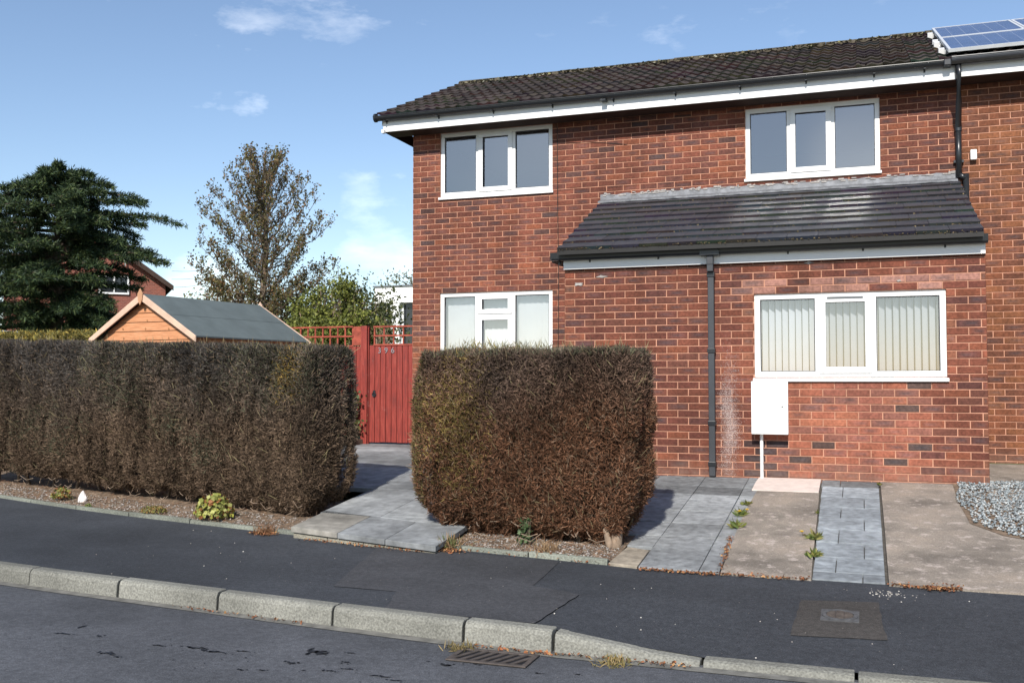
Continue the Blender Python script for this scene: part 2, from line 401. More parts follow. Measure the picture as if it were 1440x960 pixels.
# ------------------------------------------------------------------ mesh helpers
class MB:
    def __init__(s):
        s.v = []; s.f = []; s.m = []; s.c = []
    def add(s, vs, fs, mi=0, c=None):
        o = len(s.v)
        s.v += [tuple(p) for p in vs]
        s.f += [tuple(o + i for i in f) for f in fs]
        s.m += [mi] * len(fs)
        s.c += [c or (0.5, 0.5, 0.5)] * len(vs)
        return s
    def box(s, x0, x1, y0, y1, z0, z1, mi=0, c=None):
        return s.hexa([(x0, y0, z0), (x1, y0, z0), (x1, y1, z0), (x0, y1, z0), (x0, y0, z1), (x1, y0, z1), (x1, y1, z1), (x0, y1, z1)], mi, c)
    def hexa(s, p, mi=0, c=None):
        return s.add(p, [(0, 3, 2, 1), (4, 5, 6, 7), (0, 1, 5, 4), (1, 2, 6, 5), (2, 3, 7, 6), (3, 0, 4, 7)], mi, c)
    def prism_y(s, prof, y0, y1, mi=0, c=None):          # prof: (x,z) counter-clockwise seen from -Y
        n = len(prof)
        vs = [(x, y0, z) for x, z in prof] + [(x, y1, z) for x, z in prof]
        fs = [tuple(range(n)), tuple(range(2 * n - 1, n - 1, -1))]
        fs += [(i, i + n, (i + 1) % n + n, (i + 1) % n) for i in range(n)]
        return s.add(vs, fs, mi, c)
    def prism_x(s, prof, x0, x1, mi=0, c=None):          # prof: (y,z)
        n = len(prof)
        vs = [(x0, y, z) for y, z in prof] + [(x1, y, z) for y, z in prof]
        fs = [tuple(range(n)), tuple(range(2 * n - 1, n - 1, -1))]
        fs += [(i, i + n, (i + 1) % n + n, (i + 1) % n) for i in range(n)]
        return s.add(vs, fs, mi, c)
    def slabz(s, poly, z0, z1, mi=0, c=None):            # poly: (x,y) ; z1 may be a function
        n = len(poly)
        t = [(x, y, z1(x, y) if callable(z1) else z1) for x, y in poly]
        b_ = [(x, y, z0(x, y) if callable(z0) else z0) for x, y in poly]
        fs = [tuple(range(n)), tuple(range(2 * n - 1, n - 1, -1))]
        fs += [(i, i + n, (i + 1) % n + n, (i + 1) % n) for i in range(n)]
        return s.add(t + b_, fs, mi, c)
    def tube(s, pts, rad, sides=8, mi=0, c=None, cap=True):
        pts = [Vector(p) for p in pts]
        if not hasattr(rad, '__len__'):
            rad = [rad] * len(pts)
        vs = []
        for i, p in enumerate(pts):
            d = (pts[min(i + 1, len(pts) - 1)] - pts[max(i - 1, 0)]).normalized()
            a = d.orthogonal().normalized() if abs(d.z) < 0.9 else Vector((1, 0, 0))
            a = (a - d * a.dot(d)).normalized()
            b_ = d.cross(a)
            for k in range(sides):
                t = 2 * math.pi * (k + 0.5) / sides
                vs.append(p + (a * math.cos(t) + b_ * math.sin(t)) * rad[i])
        fs = []
        for i in range(len(pts) - 1):
            for k in range(sides):
                k2 = (k + 1) % sides
                fs.append((i * sides + k, i * sides + k2, (i + 1) * sides + k2, (i + 1) * sides + k))
        if cap:
            fs.append(tuple(range(sides - 1, -1, -1)))
            fs.append(tuple((len(pts) - 1) * sides + k for k in range(sides)))
        return s.add(vs, fs, mi, c)
    def build(s, name, mats, parent=None, bevel=0.0, smooth=False):
        me = bpy.data.meshes.new(name)
        me.from_pydata(s.v, [], s.f)
        for mm in (mats if isinstance(mats, (list, tuple)) else [mats]):
            me.materials.append(mm)
        me.polygons.foreach_set('material_index', s.m)
        ca = me.color_attributes.new('Col', 'FLOAT_COLOR', 'POINT')
        arr = np.ones((len(s.v), 4), dtype=np.float32); arr[:, :3] = np.array(s.c, dtype=np.float32)
        ca.data.foreach_set('color', arr.ravel())
        bm = bmesh.new(); bm.from_mesh(me); bmesh.ops.recalc_face_normals(bm, faces=bm.faces); bm.to_mesh(me); bm.free()
        if smooth:
            me.polygons.foreach_set('use_smooth', [True] * len(me.polygons))
        me.update()
        o = bpy.data.objects.new(name, me)
        col.objects.link(o)
        if parent:
            o.parent = parent
            o.matrix_parent_inverse = Matrix.Translation(parent.location).inverted() if parent.type == 'EMPTY' else Matrix()
        if bevel:
            bv = o.modifiers.new('bevel', 'BEVEL'); bv.width = bevel; bv.segments = 2; bv.limit_method = 'ANGLE'; bv.angle_limit = R(40)
        return o

def npmesh(name, V, quads, tris, C, mat, parent=None):
    """fast mesh of loose quads / triangles with a point colour"""
    me = bpy.data.meshes.new(name)
    nq, nt_ = len(quads), len(tris)
    me.vertices.add(len(V)); me.vertices.foreach_set('co', np.asarray(V, np.float32).ravel())
    loops = np.concatenate([np.asarray(quads, np.int32).ravel(), np.asarray(tris, np.int32).ravel()]) if nt_ else np.asarray(quads, np.int32).ravel()
    me.loops.add(len(loops)); me.loops.foreach_set('vertex_index', loops)
    me.polygons.add(nq + nt_)
    st = np.concatenate([np.arange(nq) * 4, nq * 4 + np.arange(nt_) * 3]).astype(np.int32)
    me.polygons.foreach_set('loop_start', st)
    me.update(calc_edges=True)
    ca = me.color_attributes.new('Col', 'FLOAT_COLOR', 'POINT')
    arr = np.ones((len(V), 4), np.float32); arr[:, :3] = C
    ca.data.foreach_set('color', arr.ravel())
    me.materials.append(mat)
    o = bpy.data.objects.new(name, me); col.objects.link(o)
    if parent:
        o.parent = parent
        o.matrix_parent_inverse = Matrix.Translation(parent.location).inverted() if parent.type == 'EMPTY' else Matrix()
    return o

def unit(v):
    return v / np.maximum(np.linalg.norm(v, axis=-1, keepdims=True), 1e-9)

def blades(name, P, D, Ln, W, C, mat, parent=None, bend=0.25):
    """tapering two-segment blades: base P, direction D, length Ln, width W"""
    n = len(P)
    D = unit(D); rnd = rng.normal(size=(n, 3)); S = unit(np.cross(D, rnd))
    Ln = np.broadcast_to(Ln, (n,))[:, None]; W = np.broadcast_to(W, (n,))[:, None]
    B = unit(np.cross(S, D)) * bend * Ln * rng.uniform(-1, 1, (n, 1))
    mid = P + D * Ln * 0.55 + B * 0.5
    tip = P + D * Ln + B * 1.4
    V = np.stack([P - S * W * 0.35, P + S * W * 0.35, mid + S * W * 0.5, mid - S * W * 0.5, tip], axis=1).reshape(-1, 3)
    i = np.arange(n)[:, None] * 5
    q = i + np.array([[0, 1, 2, 3]]); t = i + np.array([[3, 2, 4]])
    return npmesh(name, V, q, t, np.repeat(C, 5, axis=0), mat, parent)

def leaves(name, P, size, C, mat, parent=None, nrm=None, aspect=0.6, flat=0.0):
    n = len(P)
    N = rng.normal(size=(n, 3)); N[:, 2] += flat
    if nrm is not None: N = N + nrm
    N = unit(N); A = unit(np.cross(N, rng.normal(size=(n, 3)))); B = np.cross(N, A)
    s = np.broadcast_to(size, (n,))[:, None]
    V = np.stack([P - A * s * .5, P + B * s * aspect * .5 + N * s * .1, P + A * s * .5, P - B * s * aspect * .5 + N * s * .1], axis=1).reshape(-1, 3)
    q = np.arange(n)[:, None] * 4 + np.array([[0, 1, 2, 3]])
    return npmesh(name, V, q, np.zeros((0, 3), int), np.repeat(C, 4, axis=0), mat, parent)

def pick(n, pal, jit=0.18, p=None):
    pal = np.array(pal); k = rng.choice(len(pal), n, p=p)
    return np.clip(pal[k] * rng.uniform(1 - jit, 1 + jit, (n, 1)), 0, 1)

def thing(name, label, cat, loc=(0, 0, 0), group=None):
    o = bpy.data.objects.new(name, None); col.objects.link(o); o.location = loc
    o.empty_display_size = 0.2
    o['label'] = label; o['category'] = cat
    if group: o['group'] = group
    return o
def tag(o, label, cat, group=None):
    o['label'] = label; o['category'] = cat
    if group: o['group'] = group
    return o
def struct(o, kind='structure'):
    o['kind'] = kind; return o
def lab(o, label):
    o['label'] = label; return o

# ------------------------------------------------------------------ the lie of the land
KX = [-60, -40, -20, -12, -8, -5.58, -4.06, -3.13, -2.22, -1.67, 0, 3, 15, 40]
KY = [30, 17.5, 8.9, 6.85, 6.15, 5.79, 5.61, 5.50, 5.41, 5.375, 5.36, 5.42, 6.0, 8]
BX = [-60, -40, -20, -12, -8.25, -6.77, -4.78, -3.36, -1.78, -0.99, 0.13, 3, 15, 40]
BY = [34, 21, 12.2, 9.85, 8.56, 8.15, 7.70, 7.52, 7.22, 7.13, 7.14, 7.2, 7.8, 10]
kerbY = lambda x: float(np.interp(x, KX, KY))
backY = lambda x: float(np.interp(x, BX, BY))
ZR = -1.52
def kerb_top(x): return float(np.interp(x, [-1.7, -0.95, 2.6, 3.4], [-1.40, -1.49, -1.49, -1.40]))
def G(x, y):       # front garden surface, in front of the extension
    z = -1.36 + (min(y, 10.45) - 7.12) * 0.108
    return z + max(0, y - 10.45) * 0.02
def PZ(x, y): return G(x, y) + 0.045
def terrain(x, y):
    if y < kerbY(x) + 0.12: return -1.60
    s = y - backY(x)
    if s < 0: return -1.55
    z = -1.36 + min(s, 3.4) * 0.105
    return min(z + max(0, s - 3.4) * 0.04, 0.35) - 0.035

def grid_sheet(name, xs, ys, fz, mat):
    V = []; F = []
    for y in ys:
        for x in xs: V.append((x, y, fz(x, y)))
    n = len(xs)
    for j in range(len(ys) - 1):
        for i in range(n - 1):
            F.append((j * n + i, j * n + i + 1, (j + 1) * n + i + 1, (j + 1) * n + i))
    mb = MB(); mb.add(V, F); return mb.build(name, mat)
xs = sorted(set([-400, -200, -120, -80, -60] + [round(-50 + .8 * i, 2) for i in range(88)] + [24, 30, 40, 60, 100, 200, 400]))
ys = sorted(set([-400, -200, -100, -50, -20, -8, 0, 3] + [round(4.6 + .4 * i, 2) for i in range(60)] + [30, 33, 36, 40, 46, 55, 80, 150, 300, 900]))
struct(grid_sheet('ground', xs, ys, terrain, M['lawn']))

def strip(name, y0f, y1f, z0f, z1f, xs, mat, n=1):
    V = []; F = []
    for x in xs:
        for k in range(n + 1):
            t = k / n
            V.append((x, y0f(x) * (1 - t) + y1f(x) * t, z0f(x) * (1 - t) + z1f(x) * t))
    for i in range(len(xs) - 1):
        for k in range(n):
            a_ = i * (n + 1) + k
            F.append((a_, a_ + n + 1, a_ + n + 2, a_ + 1))
    mb = MB(); mb.add(V, F); return mb.build(name, mat)
XS = [-60, -50, -40, -30, -25, -20, -16, -14, -12, -10, -9] + [round(-8 + .4 * i, 2) for i in range(30)] + [4, 5, 6, 8, 10, 15, 25, 40]
struct(strip('road', lambda x: -3.0 + max(0, (-x - 12) * .35), lambda x: kerbY(x) + .06, lambda x: ZR, lambda x: ZR, XS, M['road'], 4))
struct(strip('pavement', lambda x: kerbY(x) + 0.10, lambda x: backY(x) + 0.02, lambda x: kerb_top(x) - 0.004, lambda x: -1.36, XS, M['pave'], 6))
def pz(x, y):
    t = (y - kerbY(x) - .10) / (backY(x) - kerbY(x) - .08); return (kerb_top(x) - .004) * (1 - t) - 1.36 * t
struct(strip('road_channel', lambda x: kerbY(x) - 0.085, lambda x: kerbY(x) + 0.0, lambda x: ZR + .004, lambda x: ZR + .004, [x for x in XS if -20 < x < 15],
       plain('channel_concrete', (0.15, 0.145, 0.13), 0.9, 0.2, vary=0.35, scale=12, bmp=0.5)))

# the far side of the street, behind the camera
struct(strip('opposite_pavement', lambda x: -5.0, lambda x: -3.0, lambda x: -1.40, lambda x: -1.40, [x for x in XS if x > -13], M['pave'], 2))
struct(strip('opposite_forecourt', lambda x: -14.0, lambda x: -5.0, lambda x: -1.38, lambda x: -1.38, [x for x in XS if x > -13], M['road'], 3))
# kerb stones
kb = MB()
joints = [-9.54, -8.62, -7.71, -6.79, -5.88, -4.965, -4.06, -3.135, -2.22, -1.665, -0.84, -0.06, 0.86, 1.77, 2.69, 3.6, 4.5, 5.4]
joints = [-9.54 - .915 * k for k in range(14, 0, -1)] + joints + [5.4 + .915 * k for k in range(1, 8)]
for a_, b2 in zip(joints, joints[1:]):
    g = 0.009; n = 3
    cc = random.uniform(0.85, 1.15); dz = random.uniform(-.004, .004); dy = random.uniform(-.006, .006)
    base = (0.215 * cc, 0.212 * cc, 0.186 * cc)
    prof = [(0.0, -0.16), (0.012, 0.0 - .03), (0.026, -0.008), (0.045, 0.0), (0.125, 0.0), (0.125, -0.16)]
    vs = []
    for i in range(n + 1):
        x = (a_ + g) * (1 - i / n) + (b2 - g) * i / n
        for (py_, pz_) in prof:
            zz = kerb_top(x) + pz_ + dz if pz_ > -.1 else ZR - .06
            vs.append((x, kerbY(x) + py_ + dy, zz))
    m_ = len(prof); fs = []
    for i in range(n):
        for k in range(m_):
            fs.append((i * m_ + k, i * m_ + (k + 1) % m_, (i + 1) * m_ + (k + 1) % m_, (i + 1) * m_ + k))
    fs += [tuple(range(m_)), tuple(n * m_ + k for k in range(m_ - 1, -1, -1))]
    kb.add(vs, fs, 0, base)
struct(kb.build('kerb', M['kerb'], bevel=0.006))

# garden edging behind the pavement
eb = MB()
def edging(x0, x1, seg=0.9):
    x = x0
    while x < x1 - 0.05:
        x2 = min(x + seg, x1); vs = []
        cc = random.uniform(.85, 1.15); dz = random.uniform(-.005, .005)
        for xx in (x + .006, x2 - .006):
            for dy_, z in ((0, -1.40), (0.008, -1.325 + dz), (0.05, -1.322 + dz), (0.05, -1.40)):
                vs.append((xx, backY(xx) + dy_ - .01, z))
        eb.add(vs, [(0, 1, 2, 3), (7, 6, 5, 4), (0, 4, 5, 1), (1, 5, 6, 2), (2, 6, 7, 3)], 0, (0.21 * cc, 0.22 * cc, 0.185 * cc))
        x = x2
edging(-16, -4.735); edging(-3.27, -1.805, .8)
struct(eb.build('bed_edging', M['kerb'], bevel=0.005))

# soil beds below the hedges
XB = [round(-16 + .3 * i, 2) for i in range(38)] + [-4.73]
def bedz(x, y): return -1.335 + max(0, min(1.0, (y - backY(x)) / 1.2)) * .10 + .012 * math.sin(x * 5.1) * math.sin(y * 7)
def bed(name, xs_, dep):
    V = []; F = []; n = 7
    for x in xs_:
        for k in range(n):
            y = backY(x) + .035 + dep * k / (n - 1)
            V.append((x, y, bedz(x, y)))
    for i in range(len(xs_) - 1):
        for k in range(n - 1):
            F.append((i * n + k, (i + 1) * n + k, (i + 1) * n + k + 1, i * n + k + 1))
    mb = MB(); mb.add(V, F); return struct(mb.build(name, M['soil']))
bed('soil_bed', XB, 1.5)
bed('soil_bed', [-3.27 + i * .0995 for i in range(16)], 1.1)

# pavement repairs, 4 mm up
def patch(name, poly, mat, up=0.004):
    cx_ = sum(p[0] for p in poly) / len(poly); cy_ = sum(p[1] for p in poly) / len(poly)
    V = []; 
    pts = []
    for i in range(len(poly)):
        a_, b2 = poly[i], poly[(i + 1) % len(poly)]
        for k in range(8):
            t = k / 8
            pts.append((a_[0] * (1 - t) + b2[0] * t + random.uniform(-.006, .006), a_[1] * (1 - t) + b2[1] * t + random.uniform(-.006, .006)))
    V = [(cx_, cy_, pz(cx_, cy_) + up)] + [(x, y, pz(x, y) + up) for x, y in pts]
    n = len(pts)
    mb = MB(); mb.add(V, [(0, 1 + i, 1 + (i + 1) % n) for i in range(n)]); return struct(mb.build(name, mat))
patch('pavement_patch', [(-3.80, 7.47), (-3.42, 6.02), (-2.93, 6.0), (-2.80, 5.56), (-1.82, 5.52), (-1.76, 6.28), (-2.12, 6.42), (-2.18, 7.22)], M['pave2'])
patch('pavement_patch', [(-0.42, 5.95), (0.10, 6.0), (0.06, 6.72), (-0.40, 6.66)], M['pave3'])

# tar marks in the road
tb = MB()
def blot(cx_, cy_, rx, ry, n=9):
    vs = [(cx_, cy_, ZR + .004)]
    for k in range(n):
        t = 2 * math.pi * k / n; rr = random.uniform(.45, 1.15)
        vs.append((cx_ + rx * rr * math.cos(t), cy_ + ry * rr * math.sin(t), ZR + .004))
    tb.add(vs, [(0, 1 + k, 1 + (k + 1) % n) for k in range(n)])
for (cx_, cy_, rx, ry) in [(-4.58, 4.97, .02, .06), (-4.55, 4.80, .07, .012), (-4.32, 4.83, .03, .02), (-3.83, 4.77, .06, .012), (-3.62, 4.80, .10, .014), (-3.46, 4.77, .10, .016), (-3.30, 4.83, .06, .010),
                           (-4.0, 4.55, .07, .02), (-3.9, 4.5, .03, .02), (-2.93, 4.96, .085, .045), (-2.88, 4.93, .05, .03), (-2.93, 4.72, .055, .02), (-2.72, 5.0, .03, .01), (-2.66, 4.83, .03, .02), (-2.58, 4.72, .05, .01),
                           (-2.66, 4.66, .05, .014), (-3.0, 4.55, .04, .01), (-3.12, 4.52, .04, .01), (-2.35, 4.66, .07, .012), (-2.27, 4.62, .05, .01), (-2.2, 4.58, .03, .02), (-2.12, 4.96, .05, .02), (-1.99, 5.03, .035, .012),
                           (-1.62, 4.98, .03, .012), (-1.42, 5.03, .03, .010), (-2.25, 4.99, .012, .01), (-2.8, 4.62, .02, .01)]:
    blot(cx_, cy_, rx * .6, ry * .7)
    for q in range(int(5 + rx * 90)):
        u = random.uniform(-1, 1); blot(cx_ + rx * u, cy_ + ry * (.8 * math.sin(u * 5 + cx_ * 9) + random.gauss(0, .35)), rx * random.uniform(.08, .24), ry * random.uniform(.15, .5) + .002, 6)
for k in range(40): blot(random.uniform(-5, -2), random.uniform(4.4, 5.1), .008, .005, 6)
struct(tb.build('tar_marks', M['tar']))

# ------------------------------------------------------------------ paved front: path, flags, wheel tracks
sb = MB(); joint = plain('dark_joint', (0.085, 0.078, 0.07), 0.95, 0.1, vary=0.3, scale=30)
def slab(x0, x1, y0, y1, c, zf=G, th=0.045, gap=0.005, poly=None):
    dz = random.uniform(-.003, .003)
    gx = gap * .55; gy = gap * 1.3
    p = poly or [(x0 + gx, y0 + gy), (x1 - gx, y0 + gy), (x1 - gx, y1 - gy), (x0 + gx, y1 - gy)]
    sb.slabz(p, lambda x, y: zf(x, y) - th, lambda x, y: zf(x, y) + dz + .006, 0, c)
def grey(f=1.0, warm=0.0):
    k = random.uniform(.9, 1.1) * f; return (0.235 * k + warm, 0.245 * k + warm * .6, 0.25 * k)
rows = [7.16, 8.06, 8.50, 8.95, 9.62, 9.98, 10.47]
cols = [-0.985, -1.13, -1.57, -2.05, -2.55, -3.05]
for ci in range(len(cols) - 1):
    for ri in range(len(rows) - 1):
        if ci >= 3 and ri == 0: continue
        if ci == 2 and ri == 0: slab(-1.78, -1.57, 7.72, 8.06, grey(.95)); continue
        f = 0.62 if ri == 4 and ci in (1, 2, 3) else (1.15 if ri in (2, 3) else 1.0)
        if ri == 5: f = .85
        slab(cols[ci + 1], cols[ci], rows[ri], rows[ri + 1], grey(f))
struct(sb.build('flagstone_paving', M['slab'], bevel=0.004))
# yellowish corner flag beside the hedge stump
yb = MB(); sb = yb
slab(0, 0, 0, 0, (0.35, 0.30, 0.235), zf=lambda x, y: G(x, y) + .006, poly=[(-1.80, 7.21), (-1.575, 7.165), (-1.575, 7.60), (-1.76, 7.66)])
struct(yb.build('corner_flagstone', M['slab'], bevel=0.006))
# grey riven slabs between the wheel tracks
sb = MB()
ry_ = [7.15, 7.34, 7.72, 8.12, 8.52, 8.92, 9.32, 9.74, 10.18, 10.47]
for i in range(len(ry_) - 1):
    xa = -.415 + .01 * 0; xb = .115
    xm = (-0.21 if i % 2 else -0.02) if i else -.03
    bl = 1.12 if i > 0 else .9
    if i == 8:
        slab(xa, -.24, ry_[i], ry_[i + 1], grey(.7)); slab(-.24, xb, ry_[i], ry_[i + 1], grey(.55)); continue
    k = random.uniform(.92, 1.08) * bl
    left = xa + .055 * (1 - (ry_[i] - 7.15) / 3.3)
    slab(left, xm, ry_[i], ry_[i + 1], (0.27 * k, 0.295 * k, 0.315 * k)); k = random.uniform(.92, 1.08) * bl
    slab(xm, xb, ry_[i], ry_[i + 1], (0.27 * k, 0.295 * k, 0.315 * k))
struct(sb.build('riven_slabs', M['slab'], bevel=0.004))
def sheet(name, poly, zf, mat, up=0.0, th=.06, n=10):
    """thick sheet between left and right polylines given as [(y, x_left, x_right)]"""
    mb = MB(); V = []; m_ = len(poly); NX = 7
    for (y, xl, xr) in poly:
        for k in range(NX):
            x = xl + (xr - xl) * k / (NX - 1); V.append((x, y, zf(x, y) + up))
    for (y, xl, xr) in poly:
        V.append((xl, y, zf(xl, y) - th)); V.append((xr, y, zf(xr, y) - th))
    F = []; o = m_ * NX
    for j in range(m_ - 1):
        for k in range(NX - 1):
            F.append((j * NX + k, j * NX + k + 1, (j + 1) * NX + k + 1, (j + 1) * NX + k))
        F.append((j * NX, (j + 1) * NX, o + 2 * (j + 1), o + 2 * j)); F.append((j * NX + NX - 1, o + 2 * j + 1, o + 2 * j + 3, (j + 1) * NX + NX - 1))
    F.append(tuple(list(range(NX)) + [o + 1, o]))
    mb.add(V, F); return struct(mb.build(name, mat))
sheet('wheel_track', [(7.13, -.975, -.362), (7.6, -.985, -.375), (8.2, -1.0, -.385), (8.9, -1.01, -.397), (9.5, -1.0, -.41), (9.86, -.99, -.42)], G, M['concrete'], .008)
sheet('threshold_slab', [(9.87, -1.04, -.425), (10.2, -1.04, -.425), (10.47, -1.03, -.425)], G, M['newconcrete'], .016)
sheet('wheel_track', [(7.12, .135, 1.6), (8.0, .135, 1.6), (9.0, .135, 1.6), (10.47, .13, 1.6)], G, M['concrete'], .008)
# joint bed under everything
sheet('joint_bed', [(7.125, -1.56, 1.59), (7.7, -1.56, 1.59), (7.72, -1.78, 1.59), (8.05, -1.78, 1.59), (8.07, -3.1, 1.59), (10.46, -3.1, 1.59)], G, joint, -.022)
# the raised path slab between the hedges
sb = MB()
def pslab(p, c): sb.slabz(p, lambda x, y: PZ(x, y) - .045, lambda x, y: PZ(x, y), 0, c)
def fy(x): return 7.24 + (x + 3.2) * (-0.213)
xsn = [-4.72, -4.20, -3.70, -3.20]
for i in range(3):
    a_, b2 = xsn[i] + .003, xsn[i + 1] - .003
    pslab([(a_, fy(a_)), (b2, fy(b2)), (b2, fy(b2) + .60), (a_, fy(a_) + .60)], (0.27, 0.255, 0.225) if i == 0 else grey(.98))
yy = [8.1, 9.15, 10.2, 11.3, 12.45, 13.2]
for i in range(-1, len(yy) - 1):
    for a_, b2 in ((-6.9, -5.9), (-5.9, -4.74), (-4.74, -4.10), (-4.10, -3.205)):
        if i < 1 and b2 < -4.7: continue
        y0 = yy[i] if i >= 0 else None; y1 = yy[i + 1]
        p = [(a_ + .003, y0 if y0 else fy(a_) + .606), (b2 - .003, y0 if y0 else fy(b2) + .606), (b2 - .003, y1 - .006), (a_ + .003, y1 - .006)]
        pslab(p, grey(random.uniform(.82, 1.25)))
pathm = attrmat('path_slab', 0.82, 0.25, 0.32, 11, bmp=0.5, bd=0.008, stain=0.42)
struct(sb.build('path', pathm, bevel=0.004))
sb = MB()   # riser course below the front edge
for i in range(4):
    a_ = -4.70 + i * .385; b2 = a_ + .38
    if b2 > -3.2: b2 = -3.215
    sb.slabz([(a_, fy(a_) + .02), (b2, fy(b2) + .02), (b2, fy(b2) + .3), (a_, fy(a_) + .3)], -1.42, lambda x, y: PZ(x, fy(x)) - .052, 0, (0.27, 0.25, 0.20))
struct(sb.build('path_riser', M['kerb'], bevel=0.004))

# ------------------------------------------------------------------ brickwork
def brickcol(kind='main'):
    t = random.random()
    if kind == 'main':
        base = [(0.180, 0.059, 0.037), (0.152, 0.051, 0.034), (0.124, 0.048, 0.036), (0.219, 0.071, 0.038), (0.088, 0.044, 0.038)]
        w = [.36, .29, .18, .12, .05]
    elif kind == 'ext':
        base = [(0.166, 0.054, 0.033), (0.138, 0.045, 0.031), (0.198, 0.064, 0.035), (0.110, 0.042, 0.034), (0.147, 0.055, 0.038)]
        w = [.38, .28, .12, .09, .13]
    elif kind == 'new':
        base = [(0.269, 0.091, 0.055), (0.234, 0.084, 0.057), (0.298, 0.107, 0.062), (0.198, 0.081, 0.059), (0.078, 0.048, 0.041)]
        w = [.34, .28, .12, .21, .05]
    elif kind == 'pink':
        base = [(0.333, 0.168, 0.129), (0.305, 0.152, 0.119), (0.178, 0.057, 0.038), (0.142, 0.048, 0.032), (0.227, 0.115, 0.094)]
        w = [.33, .25, .16, .10, .16]
    elif kind == 'dark':
        base = [(0.053, 0.030, 0.028), (0.120, 0.040, 0.032)]; w = [.6, .4]
    elif kind == 'neigh':
        base = [(0.191, 0.068, 0.035), (0.211, 0.081, 0.038), (0.142, 0.054, 0.032)]; w = [.4, .3, .3]
    k = random.choices(range(len(base)), w)[0]; f = random.uniform(.88, 1.12)
    return tuple(c * f for c in base[k])

def brick_wall(name, parent, x0, x1, Y, z0, z1, zref, holes, kindf, mats=None, ends=True, ph=0.0, axis='x', ny=-1, thick=.215):
    """stretcher bond; bricks real and bevelled, mortar sheet 6 mm behind. holes: (xa,xb,za,zb)"""
    mb = MB()
    H, Wd, J = .075, .225, .010
    def put(xa, xb, za, zb, c):
        if xb - xa < .012 or zb - za < .012: return
        ch = .003; d = .006 + random.uniform(-.0012, .0012)
        o = [(xa, za), (xb, za), (xb, zb), (xa, zb)]; i_ = [(xa + ch, za + ch), (xb - ch, za + ch), (xb - ch, zb - ch), (xa + ch, zb - ch)]
        vs = [(x, Y - ny * .004, z) for x, z in o] + [(x, Y + ny * (d - ch * .8), z) for x, z in o] + [(x, Y + ny * d, z) for x, z in i_]
        if axis == 'y': vs = [(Y_, x_, z_) for (x_, Y_, z_) in vs]
        fs = [(k, (k + 1) % 4, 4 + (k + 1) % 4, 4 + k) for k in range(4)] + [(4 + k, 4 + (k + 1) % 4, 8 + (k + 1) % 4, 8 + k) for k in range(4)] + [(8, 9, 12), (9, 10, 12), (10, 11, 12), (11, 8, 12)]
        o_ = len(mb.v); t_ = random.uniform(.3, .7); cx_ = xa + (xb - xa) * t_; cz_ = (za + zb) / 2 + random.uniform(-.01, .01)
        ctr = (cx_, Y + ny * d, cz_); vs.append((ctr[1], ctr[0], ctr[2]) if axis == 'y' else ctr)
        mb.add(vs, fs, 0, c)
        if random.random() < .42: k_ = random.uniform(.3, .75); mb.c[-1] = (c[0] * k_ + .03, c[1] * k_ + .03, c[2] * k_ + .035)
    j0 = math.floor((z0 - zref) / H); j1 = math.ceil((z1 - zref) / H)
    for j in range(j0, j1):
        za = max(zref + j * H + J / 2, z0); zb = min(zref + (j + 1) * H - J / 2, z1)
        if zb - za < .01: continue
        zm = (za + zb) / 2
        # split course in z where a hole starts or ends inside it
        cuts = sorted({za, zb} | {h[k] for h in holes for k in (2, 3) if za < h[k] < zb})
        for ca_, cb_ in zip(cuts, cuts[1:]):
            cm = (ca_ + cb_) / 2
            iv = [(x0, x1)]
            for h in holes:
                if h[2] < cm < h[3]:
                    iv = [q for (a_, b_) in iv for q in ((a_, min(b_, h[0])), (max(a_, h[1]), b_)) if q[1] - q[0] > .01]
            for (a_, b_) in iv:
                off = ph + (j % 2) * Wd / 2
                k0 = math.floor((a_ - x0 - off) / Wd) - 1; x = x0 + off + k0 * Wd
                while x < b_:
                    xa = max(x + J / 2, a_); xb = min(x + Wd - J / 2, b_)
                    if xb - xa > .015:
                        rs = random.getstate(); c = brickcol(kindf((xa + xb) / 2, cm)); 
                        cut_end = (xb - xa) < .14
                        if cut_end and kindf((xa + xb) / 2, cm) in ('main', 'ext'):
                            c = (0.23 * random.uniform(.8, 1.1), 0.078, 0.046)
                        put(xa, xb, ca_, cb_, c)
                    x += Wd
    # mortar sheets round the holes
    xsn_ = sorted({x0, x1} | {h[k] for h in holes for k in (0, 1)}); zsn = sorted({z0, z1} | {h[k] for h in holes for k in (2, 3)})
    for a_, b_ in zip(xsn_, xsn_[1:]):
        for c0, c1 in zip(zsn, zsn[1:]):
            if any(h[0] < (a_ + b_) / 2 < h[1] and h[2] < (c0 + c1) / 2 < h[3] for h in holes): continue
            vs = [(a_, Y, c0), (b_, Y, c0), (b_, Y, c1), (a_, Y, c1)]
            if axis == 'y': vs = [(q[1], q[0], q[2]) for q in vs]
            mb.add(vs, [(0, 1, 2, 3)], 1)
    for h in holes:     # reveals
        ya, yb = Y, Y - ny * thick
        e_ = .03
        for (p, q) in (((h[0], h[2]), (h[0], h[3])), ((h[1], h[2]), (h[1], h[3])), ((h[0], h[3]), (h[1], h[3])), ((h[0], h[2] - e_), (h[1], h[2] - e_))):
            mb.add([(p[0], ya, p[1]), (q[0], ya, q[1]), (q[0], yb, q[1]), (p[0], yb, p[1])], [(0, 1, 2, 3)], 1)
    # no normal recalculation problems: closed shells only for bricks
    return mb.build(name, [M['brick'], M['mortar']] if mats is None else mats, parent)

